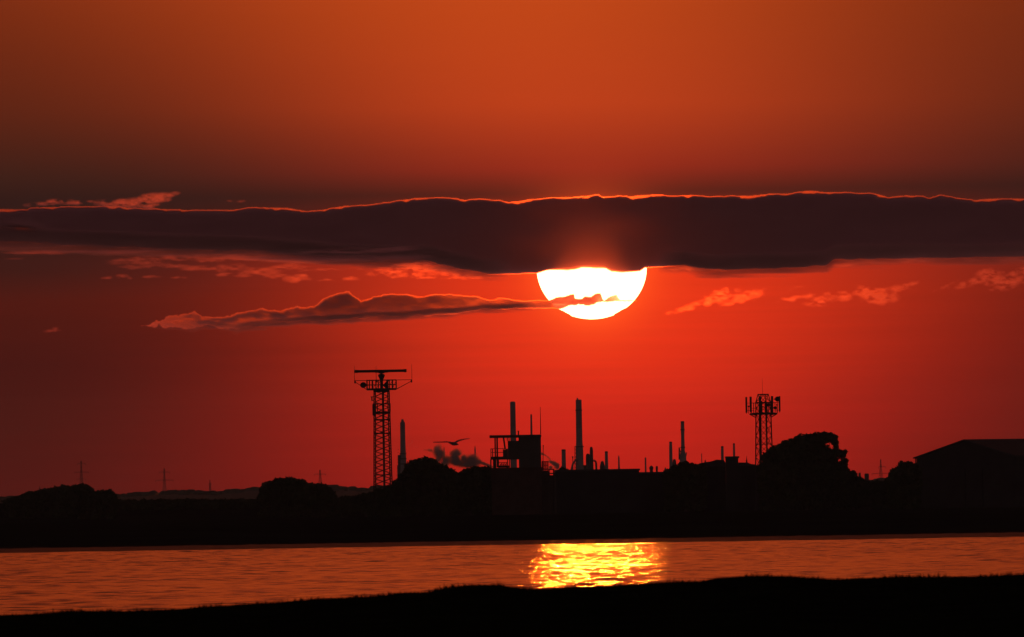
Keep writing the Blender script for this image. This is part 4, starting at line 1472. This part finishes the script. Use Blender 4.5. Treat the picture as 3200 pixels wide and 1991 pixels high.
puffs('cloud', 'cluster of small puffs right of the long faint cloud', [(2480, 932, 40, 10, .7, .2), (2520, 925, 26, 11, .6, .1), (2570, 940, 50, 14, .9, .2), (2600, 918, 28, 10, .6, 0), (2635, 926, 26, 14, .9, 0), (2480, 903, 44, 6, .45, .2)], 69, 46500.0, sx=18, sy=8, group=CG)
puffs('cloud', 'rounded lumpy cloud with a dark hollow, fourth from the right edge', [(2710, 915, 36, 20, 1.4, 0), (2750, 930, 44, 18, 1.6, 0), (2735, 908, 40, 10, 1.1, .1), (2800, 905, 50, 14, .9, .3), (2840, 890, 50, 8, .6, .25)], 70, 46800.0, sx=18, sy=8, group=CG)
puffs('cloud', 'slanting ragged cloud at the right edge below the bank', [(3050, 880, 60, 12, .9, .25), (3090, 858, 40, 16, 1.2, .1), (3140, 880, 50, 20, 1.6, .1), (3190, 850, 50, 14, 1.0, .3), (2960, 895, 44, 10, .45, .4)], 71, 46900.0, sx=18, sy=8, group=CG)
puffs('cloud', 'thin red fringe along the underside of the bank at right', [(2640, 825, 36, 9, .7, .1), (2720, 818, 80, 8, .6, 0), (2860, 814, 100, 6, .5, 0), (3020, 812, 110, 5, .45, 0), (3160, 812, 80, 6, .45, 0)], 72, 50800.0, sx=60, sy=8, group=CG)
puffs('cloud', 'tiny lone red puff low at the far left', [(165, 1033, 24, 6, .8, .05), (172, 1028, 12, 7, .7, 0)], 73, 45000.0, group=CG)
puffs('cloud', 'faint feathery wisps just right of the sun below the bank', [(2150, 838, 60, 6, .6, .05), (2200, 843, 60, 6, .6, -.05)], 74, 50600.0, group=CG)

# ------------------------------------------------------------------ smoke
SM = vapour('grey smoke', 0.12, (0.5, 0.48, 0.52), ((1.0, 0.3),))
Q2 = lambda x, y: (1270 + x * .1193, 1360 + y * .1193)
b0 = []
for (a, e, rx, ry, am, sl) in [(830, 370, 105, 100, 2.4, 0), (850, 500, 125, 160, 3.0, 0), (830, 630, 80, 90, 2.5, 0), (620, 400, 110, 60, 1.2, -.1), (490, 380, 70, 45, .6, 0), (940, 560, 60, 150, 1.6, 0), (1000, 690, 120, 120, 3.0, 0),
                               (1110, 660, 90, 100, 1.6, 0), (1300, 470, 105, 85, 3.0, 0), (1260, 600, 100, 150, 3.4, 0), (1300, 710, 230, 80, 3.0, -.05), (1500, 630, 90, 110, 2.8, 0), (1700, 650, 160, 120, 3.4, 0),
                               (1600, 760, 270, 75, 3.4, -.05), (1880, 700, 90, 70, 2.8, 0), (2030, 745, 110, 48, 2.2, -.35), (2170, 800, 120, 42, 2.0, -.35), (130, 200, 100, 40, .40, .8), (270, 290, 90, 36, .28, -.2)]:
    x, y = Q2(a, e)
    b0.append((x, y, rx * .1193 * 1.0, ry * .1193 * 1.0, am * 1.5, sl))
puffs('smoke', 'grey smoke drifting left from the refinery beneath the bird', b0, 81, 6400.0, SM, gain=1.0, sx=22, sy=18, step=.7, thr=.25, cat='smoke', kind='stuff', sig=0.12, rag=.6)
b1 = []
for (a, e, rx, ry, am, sl) in [(230, 480, 80, 40, 1.6, -.5), (330, 530, 90, 42, 1.5, -.6), (430, 620, 80, 50, 1.1, -.9), (480, 690, 50, 50, .9, 0), (350, 660, 40, 60, .5, 0), (520, 820, 90, 60, 2.6, -.3), (640, 890, 110, 90, 3.0, -.4), (730, 980, 70, 110, 3.0, 0), (460, 1010, 70, 60, 2.0, 0), (660, 1010, 90, 50, 1.4, 0)]:
    x, y = R3b(a, e)
    b1.append((x, y, rx * .0794, ry * .0794, am * 1.5, sl))
puffs('smoke', 'curl of grey smoke just right of the control tower', b1, 83, 6420.0, SM, gain=1.0, sx=22, sy=18, step=.5, thr=.25, cat='smoke', kind='stuff', sig=0.12, rag=.6)

# ------------------------------------------------------------------ haze
hm = bpy.data.materials.new('evening haze')
hm.use_nodes = True
tr = hm.node_tree
tr.nodes.clear()
pv = tr.nodes.new('ShaderNodeVolumePrincipled')
pv.inputs['Color'].default_value = (0.9, 0.85, 0.9, 1)
pv.inputs['Density'].default_value = 2.0e-5
pv.inputs['Anisotropy'].default_value = -0.3
ou = tr.nodes.new('ShaderNodeOutputMaterial')
tr.links.new(pv.outputs[0], ou.inputs['Volume'])
mb = MB()
mb.box(-3000, 3000, -120, 9600, -4, 100)
o = mb.build('haze', hm)
tag(o, 'thin evening haze over the shore and refinery', 'haze', kind='stuff')

for o in bpy.data.objects:
    if '_w' in o:
        del o['_w']
